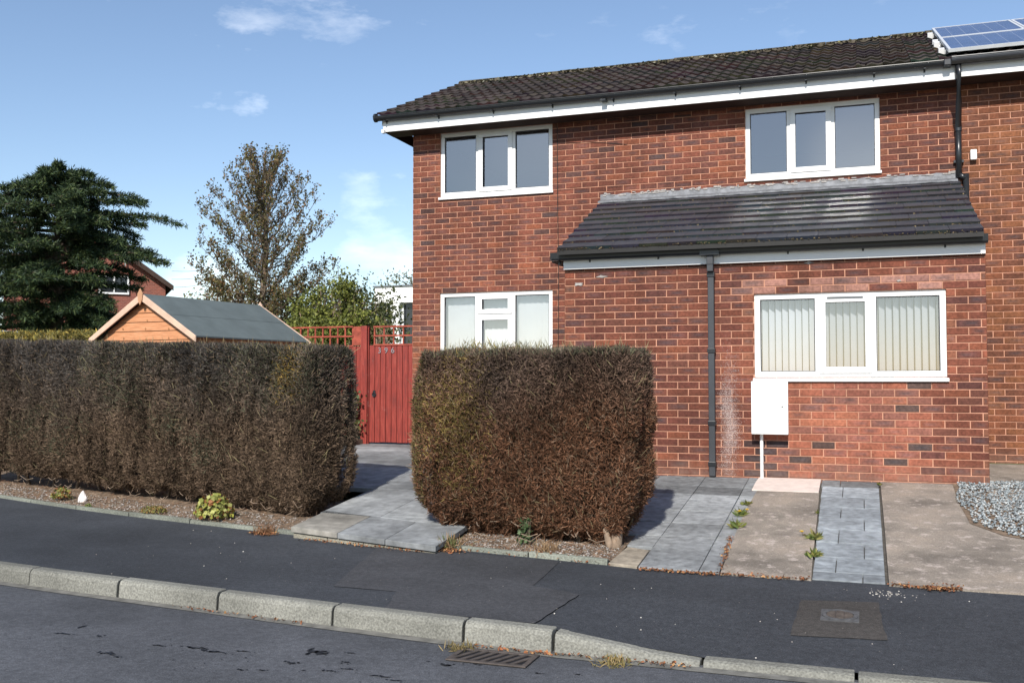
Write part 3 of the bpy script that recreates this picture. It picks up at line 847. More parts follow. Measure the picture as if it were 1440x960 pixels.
YM, YE = 12.75, 10.50
house = thing('brick_house', 'red brick two-storey house with white windows, brown tiled roof and lean-to front extension', 'house', (-2.5, 12.75, -1.0))
W1 = (-5.585, -3.935, 2.57, 3.47); W2 = (-1.386, 0.212, 2.545, 3.43); G1 = (-5.585, -3.938, 0.17, 1.22); G2 = (-1.068, 0.755, 0.035, 0.89)
brick_wall('front_wall', house, -6.0, 1.115, YM, -1.0, 3.60, 1.22, [W1, W2, G1], lambda x, z: 'main')
brick_wall('gable_wall', house, YM, 17.8, -6.0, -1.0, 3.62, 1.22, [], lambda x, z: 'main', axis='y', ny=-1)
def extkind(x, z):
    jag = .11 if int(math.floor((z + 3) / .075)) % 2 else 0
    if .89 < z < 1.04 and -1.30 + jag < x < .86 + jag: return 'pink'
    if z < .03 and -0.76 + jag * .6 < x < .55 + jag: return 'dark' if (-.86 < z < -.80 and x < .1) else 'new'
    if z < -.55 and -1.12 < x < -.7: return 'dark' if random.random() < .4 else 'new'
    return 'ext'
extw = brick_wall('extension_wall', house, -3.10, 1.105, YE, -1.05, 1.30, .89, [G2], extkind)
brick_wall('extension_side_wall', house, YE + .002, YM, -3.10, -1.05, 1.42, .89, [], lambda x, z: 'ext', axis='y', ny=-1)
brick_wall('extension_side_wall', house, YE + .002, YM, 1.105, -1.05, 1.42, .89, [], lambda x, z: 'ext', axis='y', ny=1)
# gable triangle, rear and inner walls, floors
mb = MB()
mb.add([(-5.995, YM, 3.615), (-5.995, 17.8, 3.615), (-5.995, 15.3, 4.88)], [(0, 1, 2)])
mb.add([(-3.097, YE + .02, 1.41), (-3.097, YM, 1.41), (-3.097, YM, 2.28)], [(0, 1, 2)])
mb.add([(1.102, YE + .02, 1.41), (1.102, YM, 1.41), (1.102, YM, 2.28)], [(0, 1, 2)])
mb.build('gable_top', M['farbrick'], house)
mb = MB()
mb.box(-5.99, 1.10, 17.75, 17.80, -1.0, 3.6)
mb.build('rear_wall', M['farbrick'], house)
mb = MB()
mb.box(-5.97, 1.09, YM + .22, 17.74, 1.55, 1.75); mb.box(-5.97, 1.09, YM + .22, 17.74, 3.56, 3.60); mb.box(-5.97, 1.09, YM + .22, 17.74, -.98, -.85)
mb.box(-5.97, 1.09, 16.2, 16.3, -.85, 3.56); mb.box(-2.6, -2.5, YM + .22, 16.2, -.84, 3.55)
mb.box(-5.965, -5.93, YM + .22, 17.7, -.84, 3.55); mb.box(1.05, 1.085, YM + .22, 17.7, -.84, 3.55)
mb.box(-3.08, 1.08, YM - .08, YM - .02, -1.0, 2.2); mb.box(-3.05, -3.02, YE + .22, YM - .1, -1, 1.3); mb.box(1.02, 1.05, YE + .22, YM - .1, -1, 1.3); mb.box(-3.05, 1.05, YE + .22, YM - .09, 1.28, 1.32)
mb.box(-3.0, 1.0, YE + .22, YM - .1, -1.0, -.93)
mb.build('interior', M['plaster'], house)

# movement-joint cable down the front
mb = MB(); mb.tube([(-3.865, YM - .012, 3.45), (-3.862, YM - .012, 2.9), (-3.858, YM - .012, 2.2), (-3.850, YM - .012, 1.4), (-3.856, YM - .012, .6), (-3.862, YM - .012, -.6)], .0045, 6)
mb.build('cable', M['cable'], house)
mb = MB()
mb.tube([(-3.86, YM - .014, 3.20), (-3.3, YM - .016, 3.16), (-2.9, YM - .014, 3.10)], .003, 5)
mb.build('cable', M['cable'], house)

# ------------------------------------------------------------------ windows
def window(x0, x1, z0, z1, Y, fr_, blind=None, transom=None, vent=False, label=None):
    """three lights; frame > sash, pane, sill, blind"""
    yf = Y + .022; W = .058; d = .06
    f = MB()
    f.box(x0, x1, yf, yf + d, z1 - W, z1); f.box(x0, x1, yf, yf + d, z0, z0 + W)
    f.box(x0, x0 + W, yf, yf + d, z0 + W, z1 - W); f.box(x1 - W, x1, yf, yf + d, z0 + W, z1 - W)
    xm = [x0 + (x1 - x0) * q for q in fr_]
    for q in xm: f.box(q - .03, q + .03, yf, yf + d, z0 + W, z1 - W)
    zt = None
    if transom:
        zt = transom; f.box(xm[0] + .03, xm[1] - .03, yf, yf + d, zt - .028, zt + .028)
    fo = f.build('window', M['upvc'], house, bevel=.005)
    if label: lab(fo, label)
    # opening sashes stand proud in the middle light
    lights = [(xm[0] + .012, xm[1] - .012, z0 + W - .018, z1 - W + .018)]
    if transom: lights = [(xm[0] + .012, xm[1] - .012, zt + .012, z1 - W + .018), (xm[0] + .012, xm[1] - .012, z0 + W - .018, zt - .012)]
    for (a_, b_, c0, c1) in lights:
        s_ = MB(); w2 = .062; ys = yf - .016
        s_.box(a_, b_, ys, ys + .014, c1 - w2, c1); s_.box(a_, b_, ys, ys + .014, c0, c0 + w2); s_.box(a_, a_ + w2, ys, ys + .014, c0 + w2, c1 - w2); s_.box(b_ - w2, b_, ys, ys + .014, c0 + w2, c1 - w2)
        s_.build('sash', M['upvc'], fo, bevel=.004)
    # gaskets
    g_ = MB()
    panes = [(x0 + W, xm[0] - .03, z0 + W, z1 - W), (xm[1] + .03, x1 - W, z0 + W, z1 - W)]
    panes += [(a_ + .05, b_ - .05, c0 + .05, c1 - .05) for (a_, b_, c0, c1) in lights]
    for (a_, b_, c0, c1) in panes:
        t = .007; ys = yf + .012
        for bx in ((a_, b_, c1 - t, c1), (a_, b_, c0, c0 + t), (a_, a_ + t, c0 + t, c1 - t), (b_ - t, b_, c0 + t, c1 - t)):
            g_.box(bx[0], bx[1], ys, ys + .012, bx[2], bx[3])
    g_.build('seal', M['gasket'], fo)
    for (a_, b_, c0, c1) in panes:
        p = MB(); tilt = random.uniform(-.0012, .0012)
        p.add([(a_, yf + .030, c0), (b_, yf + .030 + tilt, c0), (b_, yf + .030 + tilt, c1), (a_, yf + .030, c1)], [(0, 1, 2, 3)])
        p.build('pane', M['glass'], fo)
    s_ = MB()
    s_.prism_x([(yf + .05, z0), (yf + .05, z0 - .045), (Y - .035, z0 - .045), (Y - .035, z0 - .012)], x0 - .015, x1 + .015)
    s_.build('sill', M['upvc'], fo, bevel=.004)
    if vent:
        v = MB(); v.box(xm[0] + .09, xm[1] - .09, yf - .030, yf - .0155, z1 - .062, z1 - .045); v.build('trickle_vent', M['greyplastic'], fo, bevel=.003)
    if blind:
        bl = MB(); yb = yf + .14; pitch, wd, ang, mat = blind
        x = x0 + .03; k = 0
        while x < x1 - .02:
            an = R(ang + random.uniform(-2.5, 2.5)); hx = wd / 2 * math.cos(an); hy = wd / 2 * math.sin(an)
            sw = random.uniform(-.004, .004)
            bl.add([(x - hx, yb - hy, z0 + .03), (x + hx, yb + hy, z0 + .03), (x + hx + sw * .2, yb + hy, z1 + .02), (x - hx + sw * .2, yb - hy, z1 + .02)], [(0, 1, 2, 3)])
            x += pitch; k += 1
        bl.box(x0 + .01, x1 - .01, yb - .025, yb + .025, z1 - .035, z1 - .003)
        bl.build('vertical_blind', mat, fo)
    return fo
window(*W1, YM, (.34, .655), label='upper window nearest the gable end, dark panes')
window(*W2, YM, (.335, .655), label='upper window above the lean-to roof')
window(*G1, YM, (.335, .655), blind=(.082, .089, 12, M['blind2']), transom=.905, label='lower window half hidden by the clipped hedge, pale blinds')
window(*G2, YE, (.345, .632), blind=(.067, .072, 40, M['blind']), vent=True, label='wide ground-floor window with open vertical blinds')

# ------------------------------------------------------------------ roofs
def tiled(name, parent, x0, x1, yE, zE, yT, zT, gauge, wide, prof, mat, colf, thick=.022, bond=0.5, x0t=None, jag=0.0):
    """tiles laid one by one up a slope from the eaves (yE,zE) to (yT,zT); x0t: left edge at the top"""
    mb = MB(); Lh = math.hypot(yT - yE, zT - zE); uy, uz = (yT - yE) / Lh, (zT - zE) / Lh; nyv, nzv = -uz, uy
    nrow = int(math.ceil(Lh / gauge)); x0t = x0 if x0t is None else x0t
    for r_ in range(nrow):
        s0 = r_ * gauge; s1 = min((r_ + 1) * gauge + .05, Lh)
        xl = x0 + (x0t - x0) * r_ / nrow
        x = xl - (wide * bond if r_ % 2 else 0)
        while x < x1:
            xa = max(x, xl); xb = min(x + wide, x1)
            if xb - xa > .02:
                c = colf(); dj = random.uniform(-.002, .002) + jag * random.uniform(-1, 1); dn = random.uniform(-.0015, .0015)
                ns = len(prof) ; vs = []
                for (ss, lift) in ((s0 + dj, thick), (s1, .004)):
                    for k in range(ns):
                        u = k / (ns - 1); xx = xa + .0015 + (xb - xa - .003) * u
                        uu = (xx - x) / wide
                        h = np.interp(uu, np.linspace(0, 1, ns), prof) + lift + dn
                        vs.append((xx, yE + uy * ss + nyv * h, zE + uz * ss + nzv * h))
                fs = [(k, k + 1, ns + k + 1, ns + k) for k in range(ns - 1)]
                mb.add(vs, fs, 0, c)
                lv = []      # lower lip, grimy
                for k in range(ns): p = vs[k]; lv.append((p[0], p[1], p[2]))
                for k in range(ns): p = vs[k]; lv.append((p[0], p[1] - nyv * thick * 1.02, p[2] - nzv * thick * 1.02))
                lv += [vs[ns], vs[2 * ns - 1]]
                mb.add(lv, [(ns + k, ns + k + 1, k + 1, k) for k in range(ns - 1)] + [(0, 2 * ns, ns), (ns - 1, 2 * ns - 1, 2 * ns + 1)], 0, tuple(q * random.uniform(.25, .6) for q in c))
            x += wide
    # solid deck below
    e = .004
    mb.add([(x0, yE, zE - e), (x1, yE, zE - e), (x1, yT, zT - e), (x0t, yT, zT - e), (x0, yE, zE - .05), (x1, yE, zE - .05), (x1, yT, zT - .05), (x0t, yT, zT - .05)],
           [(0, 1, 2, 3), (7, 6, 5, 4), (0, 4, 5, 1), (1, 5, 6, 2), (2, 6, 7, 3), (3, 7, 4, 0)], 0, (0.012, 0.011, 0.010))
    return mb.build(name, mat, parent)
def maincol():
    f = random.uniform(.7, 1.25); w = random.random()
    return (0.046 * f, 0.036 * f, 0.032 * f) if w < .85 else (0.058 * f, 0.047 * f, 0.036 * f)
def extcol():
    f = random.uniform(.85, 1.15); return (0.044 * f, 0.045 * f, 0.053 * f)
rollp = [0.022, 0.026, 0.016, 0.004, 0.0, 0.004, 0.016, 0.022, 0.016, 0.004, 0.0, 0.004, 0.014]
EY, EZ, RY, RZ = 12.30, 3.665, 15.30, 4.945
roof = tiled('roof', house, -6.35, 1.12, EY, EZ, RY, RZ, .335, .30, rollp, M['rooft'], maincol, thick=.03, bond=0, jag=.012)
mb = MB(); mb.add([(-6.35, RY, RZ), (1.12, RY, RZ), (1.12, 18.3, 3.64), (-6.35, 18.3, 3.64)], [(0, 1, 2, 3)]); mb.build('rear_roof_slope', M['tilefar'], house)
def ridge(parent, x0, x1, zr=RZ, mat=M['moss']):
    mb = MB(); x = x0
    while x < x1 - .02:
        x2 = min(x + .45, x1); r_ = .105; vs = []; dz = random.uniform(-.006, .006)
        for xx, e in ((x + .004, 1.0), (x2 - .004, .96)):
            for k in range(9):
                t = math.pi * k / 8; vs.append((xx, RY - .125 * math.cos(t) * e, zr - .035 + dz + r_ * .95 * math.sin(t) * e))
        mb.add(vs, [(k, k + 1, 9 + k + 1, 9 + k) for k in range(8)] + [tuple(range(8, -1, -1)), tuple(range(9, 18))], 0, (0.085, 0.072, 0.052))
        x = x2
    return mb.build('ridge_tiles', M['rooft'], parent)
ridge(house, -6.33, 1.12)
# moss cushions and lichen on the ridge and tiles
n = 900
P = np.stack([rng.uniform(-6.3, 1.1, n), rng.normal(RY - .14, .10, n), np.zeros(n)], 1); P[:, 2] = RZ - .02 - np.maximum(0, (RY - .1 - P[:, 1])) * .43 + .045
P2 = np.stack([rng.uniform(-6.3, 1.1, 900), rng.uniform(12.35, 15.1, 900), np.zeros(900)], 1); P2[:, 2] = EZ + (P2[:, 1] - EY) * .4267 + .034
leaves('roof_moss', np.concatenate([P, P2]), np.concatenate([rng.uniform(.03, .07, n), rng.uniform(.015, .035, 900)]),
       np.concatenate([pick(n, [(0.22, 0.20, 0.12), (0.16, 0.15, 0.07), (0.30, 0.29, 0.22)]), pick(900, [(0.06, 0.05, 0.034), (0.045, 0.036, 0.028), (0.085, 0.07, 0.05)])]), M['litter'], house, flat=3.0, aspect=.9)
# extension roof
XEL, XER = -3.12, 1.075
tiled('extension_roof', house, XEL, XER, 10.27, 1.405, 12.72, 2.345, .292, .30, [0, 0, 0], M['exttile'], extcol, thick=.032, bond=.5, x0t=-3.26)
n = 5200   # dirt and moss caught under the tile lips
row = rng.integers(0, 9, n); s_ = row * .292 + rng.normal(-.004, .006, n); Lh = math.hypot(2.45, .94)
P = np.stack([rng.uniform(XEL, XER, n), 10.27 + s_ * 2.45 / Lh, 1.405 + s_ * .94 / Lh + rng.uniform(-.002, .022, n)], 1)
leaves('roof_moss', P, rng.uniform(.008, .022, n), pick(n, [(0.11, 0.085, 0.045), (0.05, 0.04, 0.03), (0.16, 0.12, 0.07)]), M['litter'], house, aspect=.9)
# lead flashing with ragged pointing
mb = MB(); xx = np.linspace(XEL - .15, XER - .02, 60); V = []
for i, x in enumerate(xx):
    w_ = .012 * math.sin(i * 1.7) + random.uniform(-.006, .006)
    V += [(x, YM - .008, 2.455 + w_ * .6), (x, YM - .014, 2.385), (x, YM - .15 + w_, 2.385 - .052 + .012), (x, YM - .15 + w_, 2.385 - .062)]
F = []
for i in range(len(xx) - 1):
    for k in range(3): F.append((i * 4 + k, (i + 1) * 4 + k, (i + 1) * 4 + k + 1, i * 4 + k + 1))
mb.add(V, F); mb.build('flashing', M['lead'], house)
mb = MB()
for i in range(120):
    x = random.uniform(XEL - .14, XER - .02); z = 2.452 + random.uniform(-.018, .018); a_ = random.uniform(.01, .035); h = random.uniform(.004, .012)
    mb.box(x - a_, x + a_, YM - .016 - random.uniform(0, .004), YM - .006, z - h, z + h)
mb.build('pointing', M['lime'], house, bevel=.003)

# ------------------------------------------------------------------ fascias, gutters, pipes
mb = MB(); mb.box(-6.30, 1.06, 12.395, 12.415, 3.465, 3.63); mb.box(-6.30, -6.26, 12.34, 12.395, 3.44, 3.49); mb.build('fascia', M['upvc'], house, bevel=.003)
mb = MB(); mb.box(-6.30, 1.06, 12.416, YM - .008, 3.468, 3.480); mb.box(-6.30, -6.28, 12.416, 18.2, 3.47, 3.62); mb.build('soffit', M['soffit'], house)
mb = MB()   # barge along the verge
mb.hexa([(-6.33, 12.42, 3.56), (-6.31, 12.42, 3.56), (-6.31, RY, RZ - .14), (-6.33, RY, RZ - .14), (-6.33, 12.42, 3.66), (-6.31, 12.42, 3.66), (-6.31, RY, RZ - .03), (-6.33, RY, RZ - .03)])
mb.build('bargeboard', M['upvc'], house)
def halfpipe(parent, x0, x1, y, z, r_, mat, name='gutter', z1=None):
    mb = MB(); z1 = z if z1 is None else z1; NS = 10; vs = []
    for (x, zz) in ((x0, z), (x1, z1)):
        for k in range(NS + 1):
            t = math.pi + math.pi * k / NS; vs.append((x, y + r_ * math.cos(t), zz + r_ * math.sin(t)))
        for k in range(NS, -1, -1):
            t = math.pi + math.pi * k / NS; vs.append((x, y + (r_ - .005) * math.cos(t), zz + (r_ - .005) * math.sin(t)))
    m_ = 2 * NS + 2
    fs = [(k, (k + 1) % m_, m_ + (k + 1) % m_, m_ + k) for k in range(m_)] + [tuple(range(NS + 1)), tuple(range(m_, m_ + NS + 1))]
    mb.add(vs, fs); mb.tube([(x0, y - r_, z), (x1, y - r_, z1)], .007, 6)
    return mb.build(name, mat, parent, smooth=False)
gut = halfpipe(house, -6.40, .93, 12.335, 3.665, .058, M['black'])
for x in (-6.24, -5.45, -4.65, -3.82, -3.0, -2.2, -1.40, -.62, .15, .70):
    mb = MB(); mb.box(x - .009, x + .009, 12.389, 12.397, 3.575, 3.66); mb.box(x - .011, x + .011, 12.30, 12.388, 3.598, 3.606)
    mb.build('bracket', M['black'], gut)
mb = MB(); mb.box(-3.15, -3.08, 12.27, 12.40, 3.585, 3.60); mb.build('gutter_joint', M['black'], gut)
mb = MB(); mb.tube([(-6.40, 12.335, 3.655), (-6.37, 12.335, 3.655)], .060, 14); mb.build('stop_end', M['black'], gut)
mb = MB(); mb.box(.90, .98, 12.262, 12.40, 3.60, 3.675); mb.build('gutter_union', M['black'], gut, bevel=.01)
# extension
mb = MB(); mb.box(-3.10, 1.105, 10.445, 10.463, 1.214, 1.39); mb.build('fascia', M['upvc'], house, bevel=.003)
mb = MB(); mb.box(-3.10, 1.105, 10.464, YE - .008, 1.217, 1.25); mb.box(-3.24, -3.105, 10.46, YM - .02, 1.30, 1.33); mb.build('soffit', M['soffit'], house)
mb = MB(); mb.hexa([(-3.16, 10.45, 1.27), (-3.14, 10.45, 1.27), (-3.24, YM - .02, 2.19), (-3.26, YM - .02, 2.19), (-3.16, 10.45, 1.40), (-3.14, 10.45, 1.40), (-3.24, YM - .02, 2.31), (-3.26, YM - .02, 2.31)]); mb.build('bargeboard', M['black'], house)
gut2 = MB()
pr = [(10.345, 1.392), (10.352, 1.325), (10.366, 1.308), (10.43, 1.308), (10.442, 1.318), (10.444, 1.392), (10.438, 1.392), (10.436, 1.322), (10.428, 1.314), (10.368, 1.314), (10.358, 1.327), (10.351, 1.392)]
gut2.prism_x(pr, -3.21, 1.12); gut2.prism_x([(10.346, 1.391), (10.354, 1.312), (10.44, 1.312), (10.442, 1.391)], -3.225, -3.205)
g2 = gut2.build('gutter', M['black'], house)
for x in (-2.80, -2.05, -.72, .0, .75):
    mb = MB(); mb.box(x - .009, x + .009, 10.438, 10.4445, 1.285, 1.32); mb.build('bracket', M['black'], g2)
mb = MB(); mb.box(-1.60, -1.40, 10.335, 10.448, 1.296, 1.398); mb.build('running_outlet', M['black'], g2, bevel=.003)
mb = MB(); mb.box(-1.585, -1.415, 10.331, 10.3345, 1.385, 1.394); mb.build('gutter_clip', M['greyplastic'], g2)
# square downpipe on the extension
mb = MB(); px_ = -1.498
mb.box(px_ - .033, px_ + .033, 10.36, 10.425, 1.20, 1.296)
mb.hexa([(px_ - .032, 10.365, 1.13), (px_ + .032, 10.365, 1.13), (px_ + .032, 10.425, 1.13), (px_ - .032, 10.425, 1.13), (px_ - .032, 10.365, 1.21), (px_ + .032, 10.365, 1.21), (px_ + .032, 10.425, 1.21), (px_ - .032, 10.425, 1.21)])
mb.box(px_ - .032, px_ + .032, 10.415, 10.480, -.985, 1.15)
dpm = plain('weathered_black_pipe', (0.038, 0.041, 0.047), 0.5, 0.4, vary=0.15)
dp = mb.build('downpipe', M['black'], house, bevel=.006)
dp.data.materials.clear(); dp.data.materials.append(dpm)
for z in (1.10, .31, -.44, -.86):
    mb = MB(); mb.box(px_ - .040, px_ + .040, 10.408, 10.492, z - .025, z + .025); mb.build('pipe_clip', M['black'], dp, bevel=.005)
# round downpipe at the party line
mb = MB(); xr = 1.075
mb.tube([(1.055, 12.345, 3.62), (1.057, 12.355, 3.50), (1.07, 12.50, 3.22), (1.075, 12.69, 2.98), (1.075, 12.70, 2.85)], .034, 12)
mb.tube([(1.075, 12.70, 2.95), (1.075, 12.70, 2.40)], .034, 12)
mb.tube([(1.150, 12.70, 2.42), (1.150, 12.70, -.97)], .034, 12); mb.tube([(1.075, 12.70, 2.42), (1.150, 12.70, 2.36)], .034, 12)
dp2 = mb.build('downpipe', M['black'], house, smooth=True)
mb = MB(); mb.tube([(1.075, 12.70, 2.93), (1.075, 12.70, 3.0)], .041, 12); mb.box(1.02, 1.13, 12.70, 12.742, 2.56, 2.59); mb.build('pipe_clip', M['black'], dp2)

# meter box and its pipe
mb = MB(); mb.box(-1.084, -.735, 10.36, 10.494, -.535, -.012); mb.box(-1.09, -.729, 10.345, 10.36, -.541, -.006)
bx_ = mb.build('meter_box', M['upvc'], house, bevel=.006)
mb = MB(); mb.tube([(-.785, 10.339, -.262), (-.785, 10.352, -.262)], .008, 8); mb.build('lock', M['gasket'], bx_)
mb = MB(); mb.box(-1.066, -.753, 10.3425, 10.3475, -.521, -.026); mb.build('door', M['upvc2'], bx_, bevel=.002)
mb = MB(); mb.tube([(-1.0, 10.45, -.535), (-1.0, 10.45, -.99)], .017, 10); pp = mb.build('meter_pipe', M['upvc'], house)
mb = MB()
for k in range(5): mb.box(-.992 + .004, -.985, 10.430, 10.4325, -.62 - k * .075, -.60 - k * .075)
mb.build('pipe_marks', M['greyplastic'], pp)
# old mortar smears
for (x, z, a_, h) in ((-2.68, 1.13, .055, .012), (-2.94, 1.055, .05, .018), (-.52, 1.195, .04, .012), (.33, .985, .02, .01)):
    mb = MB(); n_ = 11; vs = []
    for yy_ in (YE - .004, YE - .011):
        for k in range(n_):
            q = 2 * math.pi * k / n_; rr_ = 1 + .35 * math.sin(k * 2.3 + x * 9); vs.append((x + a_ * rr_ * math.cos(q), yy_, z + h * rr_ * math.sin(q) - abs(math.cos(q)) * .003))
    mb.add(vs, [tuple(range(n_)), tuple(range(2 * n_ - 1, n_ - 1, -1))] + [(k, (k + 1) % n_, n_ + (k + 1) % n_, n_ + k) for k in range(n_)])
    mb.build('mortar_smear', M['lime'], house)
# lime bloom beside the downpipe, thin salt crust on the brick faces
P = []; 
for k in range(9000):
    z = -.45 + rng.normal(0, .30); x = -1.33 + .02 * math.sin(z * 9) + rng.normal(0, .05)
    if z > -.98: P.append((x, YE - .0085, z))
P = np.array(P); n = len(P)
N = np.zeros((n, 3)); N[:, 1] = -30
leaves('lime_bloom', P, rng.uniform(.002, .0055, n), pick(n, [(0.48, 0.38, 0.35), (0.40, 0.27, 0.24), (0.55, 0.48, 0.45)]), M['litter'], house, nrm=N, aspect=.9)

# ------------------------------------------------------------------ neighbour's half
nb = thing('neighbouring_house', 'adjoining brick house at the right edge, solar panels on its roof', 'house', (3.5, 12.75, -1.0))
NW = (2.6, 4.3, 2.5, 3.43); NG = (2.4, 4.3, -.1, 1.22)
brick_wall('front_wall', nb, 1.117, 7.0, YM + .004, -1.0, 3.60, 1.25, [NW, NG], lambda x, z: 'neigh', ph=.07)
for (a_, b_, c0, c1) in (NW, NG):
    f = MB(); yf = YM + .026
    for bx in ((a_, b_, c1 - .06, c1), (a_, b_, c0, c0 + .06), (a_, a_ + .06, c0 + .06, c1 - .06), (b_ - .06, b_, c0 + .06, c1 - .06), ((a_ + b_) / 2 - .035, (a_ + b_) / 2 + .035, c0 + .06, c1 - .06)):
        f.box(bx[0], bx[1], yf, yf + .06, bx[2], bx[3])
    fo = f.build('window', M['upvc'], nb, bevel=.005)
    p = MB(); p.add([(a_ + .06, yf + .03, c0 + .06), (b_ - .06, yf + .03, c0 + .06), (b_ - .06, yf + .03, c1 - .06), (a_ + .06, yf + .03, c1 - .06)], [(0, 1, 2, 3)]); p.build('pane', M['glass'], fo)
mb = MB(); mb.box(1.12, 7.0, YM + .25, YM + .30, -1, 3.6); mb.build('interior', M['plaster'], nb)
mb = MB(); mb.box(6.97, 7.0, YM + .01, 17.8, -1, 3.62); mb.box(1.12, 7.0, 17.77, 17.8, -1, 3.62); mb.add([(7.0, YM, 3.62), (7.0, 17.8, 3.62), (7.0, 15.3, 4.9)], [(0, 1, 2)]); mb.build('side_wall', M['farbrick'], nb)
tiled('roof', nb, 1.122, 7.3, EY, EZ, RY, RZ, .335, .30, rollp, M['rooft'], maincol, thick=.03, bond=0, jag=.006)
mb = MB(); mb.add([(1.122, RY, RZ), (7.3, RY, RZ), (7.3, 18.3, 3.64), (1.122, 18.3, 3.64)], [(0, 1, 2, 3)]); mb.build('rear_roof_slope', M['tilefar'], nb)
ridge(nb, 1.122, 7.3)
mb = MB(); mb.box(1.09, 7.3, 12.395, 12.415, 3.49, 3.64); mb.build('fascia', M['upvc'], nb, bevel=.003)
mb = MB(); mb.box(1.09, 7.3, 12.416, YM - .004, 3.485, 3.497); mb.build('soffit', M['soffit'], nb)
halfpipe(nb, .985, 7.3, 12.335, 3.695, .058, plain('weathered_gutter', (0.06, 0.065, 0.075), 0.35, 0.5))
mb = MB(); mb.box(1.20, 1.27, YM - .07, YM - .004, 2.58, 2.70); mb.build('security_light', M['upvc'], nb, bevel=.01)
# solar panels, one by one on rails
def solar(x0, s0, s1, w):
    uy, uz = .9198, .3925; ny_, nz_ = -uz, uy
    def P(x, s, h): return (x, EY + .05 + uy * s + ny_ * h, EZ + uz * s + nz_ * h)
    t = thing('solar_panel', 'x', 'solar panel', P(x0, s0, .1), 'solar panels on the roof')
    def bx(mb, xa, xb, sa, sb_, ha, hb): mb.hexa([P(xa, sa, ha), P(xb, sa, ha), P(xb, sb_, ha), P(xa, sb_, ha), P(xa, sa, hb), P(xb, sa, hb), P(xb, sb_, hb), P(xa, sb_, hb)])
    f = MB(); fw = .03
    bx(f, x0, x0 + fw, s0, s1, .10, .138); bx(f, x0 + w - fw, x0 + w, s0, s1, .10, .138); bx(f, x0 + fw, x0 + w - fw, s0, s0 + fw, .10, .138); bx(f, x0 + fw, x0 + w - fw, s1 - fw, s1, .10, .138)
    f.build('panel_frame', M['alu'], t)
    c = MB(); bx(c, x0 + fw, x0 + w - fw, s0 + fw, s1 - fw, .112, .132); c.build('cells', M['solar'], t)
    return t, P, bx
labs = ['lower solar panel nearest the rail ends, at the left of the array', 'upper solar panel nearest the rail ends, at the left of the array by the ridge']
k = 0
rails = MB(); caps = MB()
for i, x in enumerate((.955, 1.955, 2.955, 3.955)):
    for j, (s0, s1) in enumerate(((.02, 1.50), (1.52, 3.0))):
        if i > 0:
            lb = '%s solar panel of the array, %s in its row from the left' % (('lower', 'upper')[j], ('', 'second', 'third', 'fourth')[i])
        else: lb = labs[j]
        t, P, bx = solar(x, s0, s1, .99); t['label'] = lb
for k, s_ in enumerate((.35, 1.15, 1.42, 2.45)):
    rails = MB(); caps = MB(); bx(rails, .92, 4.95, s_, s_ + .04, .05, .095); bx(caps, .87, .935, s_ - .03, s_ + .07, .035, .12)
    rr = tag(rails.build('mounting_rail', M['alu']), ('lowest', 'second lowest', 'second highest', 'highest')[k] + ' aluminium mounting rail with white end cap at the left of the solar panels', 'rail', 'rails under the solar panels')
    caps.build('end_cap', M['upvc'], rr)

# neighbour's gravel
gp = MB(); gp.add([(1.62, 8.2, G(0, 8.2) + .012), (3.2, 8.0, G(0, 8.0) + .012), (3.2, 10.9, G(0, 10.9) + .012), (.78, 10.47, G(0, 10.47) + .012), (.77, 9.6, G(0, 9.6) + .012), (.79, 8.9, G(0, 8.9) + .012), (1.0, 8.55, G(0, 8.55) + .012)], [(0, 1, 2, 3, 4, 5, 6)])
struct(gp.build('gravel_bed', M['soil']))
sheet('forecourt', [(7.13, 1.602, 7.5), (8.2, 1.602, 7.5), (10.46, 1.602, 7.5)], G, M['concrete'], .004)
sheet('forecourt', [(10.47, 1.12, 7.5), (11.5, 1.12, 7.5), (12.74, 1.12, 7.5)], G, M['concrete'], .002)
def pebbles(name, P, size, C, mat=M['stone'], parent=None):
    """small irregular eight-sided stones"""
    n = len(P); o = np.array([[1, 0, 0], [0, 1, 0], [-1, 0, 0], [0, -1, 0], [0, 0, .7], [0, 0, -.5]])
    sc_ = rng.uniform(.6, 1.3, (n, 6, 1)) * np.broadcast_to(size, (n,))[:, None, None]
    an = rng.uniform(0, 6.28, n); ca_, sa = np.cos(an), np.sin(an)
    V = o[None] * sc_; X = V[..., 0] * ca_[:, None] - V[..., 1] * sa[:, None]; Y = V[..., 0] * sa[:, None] + V[..., 1] * ca_[:, None]
    V = np.stack([X, Y, V[..., 2]], -1) + P[:, None]
    t = np.array([[0, 1, 4], [1, 2, 4], [2, 3, 4], [3, 0, 4], [1, 0, 5], [2, 1, 5], [3, 2, 5], [0, 3, 5]])
    T = (np.arange(n)[:, None, None] * 6 + t[None]).reshape(-1, 3)
    return npmesh(name, V.reshape(-1, 3), np.zeros((0, 4), int), T, np.repeat(C, 6, axis=0), mat, parent)
P = []
while len(P) < 9000:
    x, y = random.uniform(.75, 3.1), random.uniform(8.1, 10.7)
    edge = .79 + (max(0, 8.95 - y) ** 1.2) * .9 + .03 * math.sin(y * 5)
    if x > edge: P.append((x, y, G(x, y) + .018 + random.uniform(0, .012)))
P = np.array(P)
struct(pebbles('gravel', P, rng.uniform(.009, .018, len(P)), pick(len(P), [(0.22, 0.25, 0.26), (0.30, 0.33, 0.34), (0.16, 0.18, 0.19), (0.40, 0.41, 0.40)])), 'stuff')

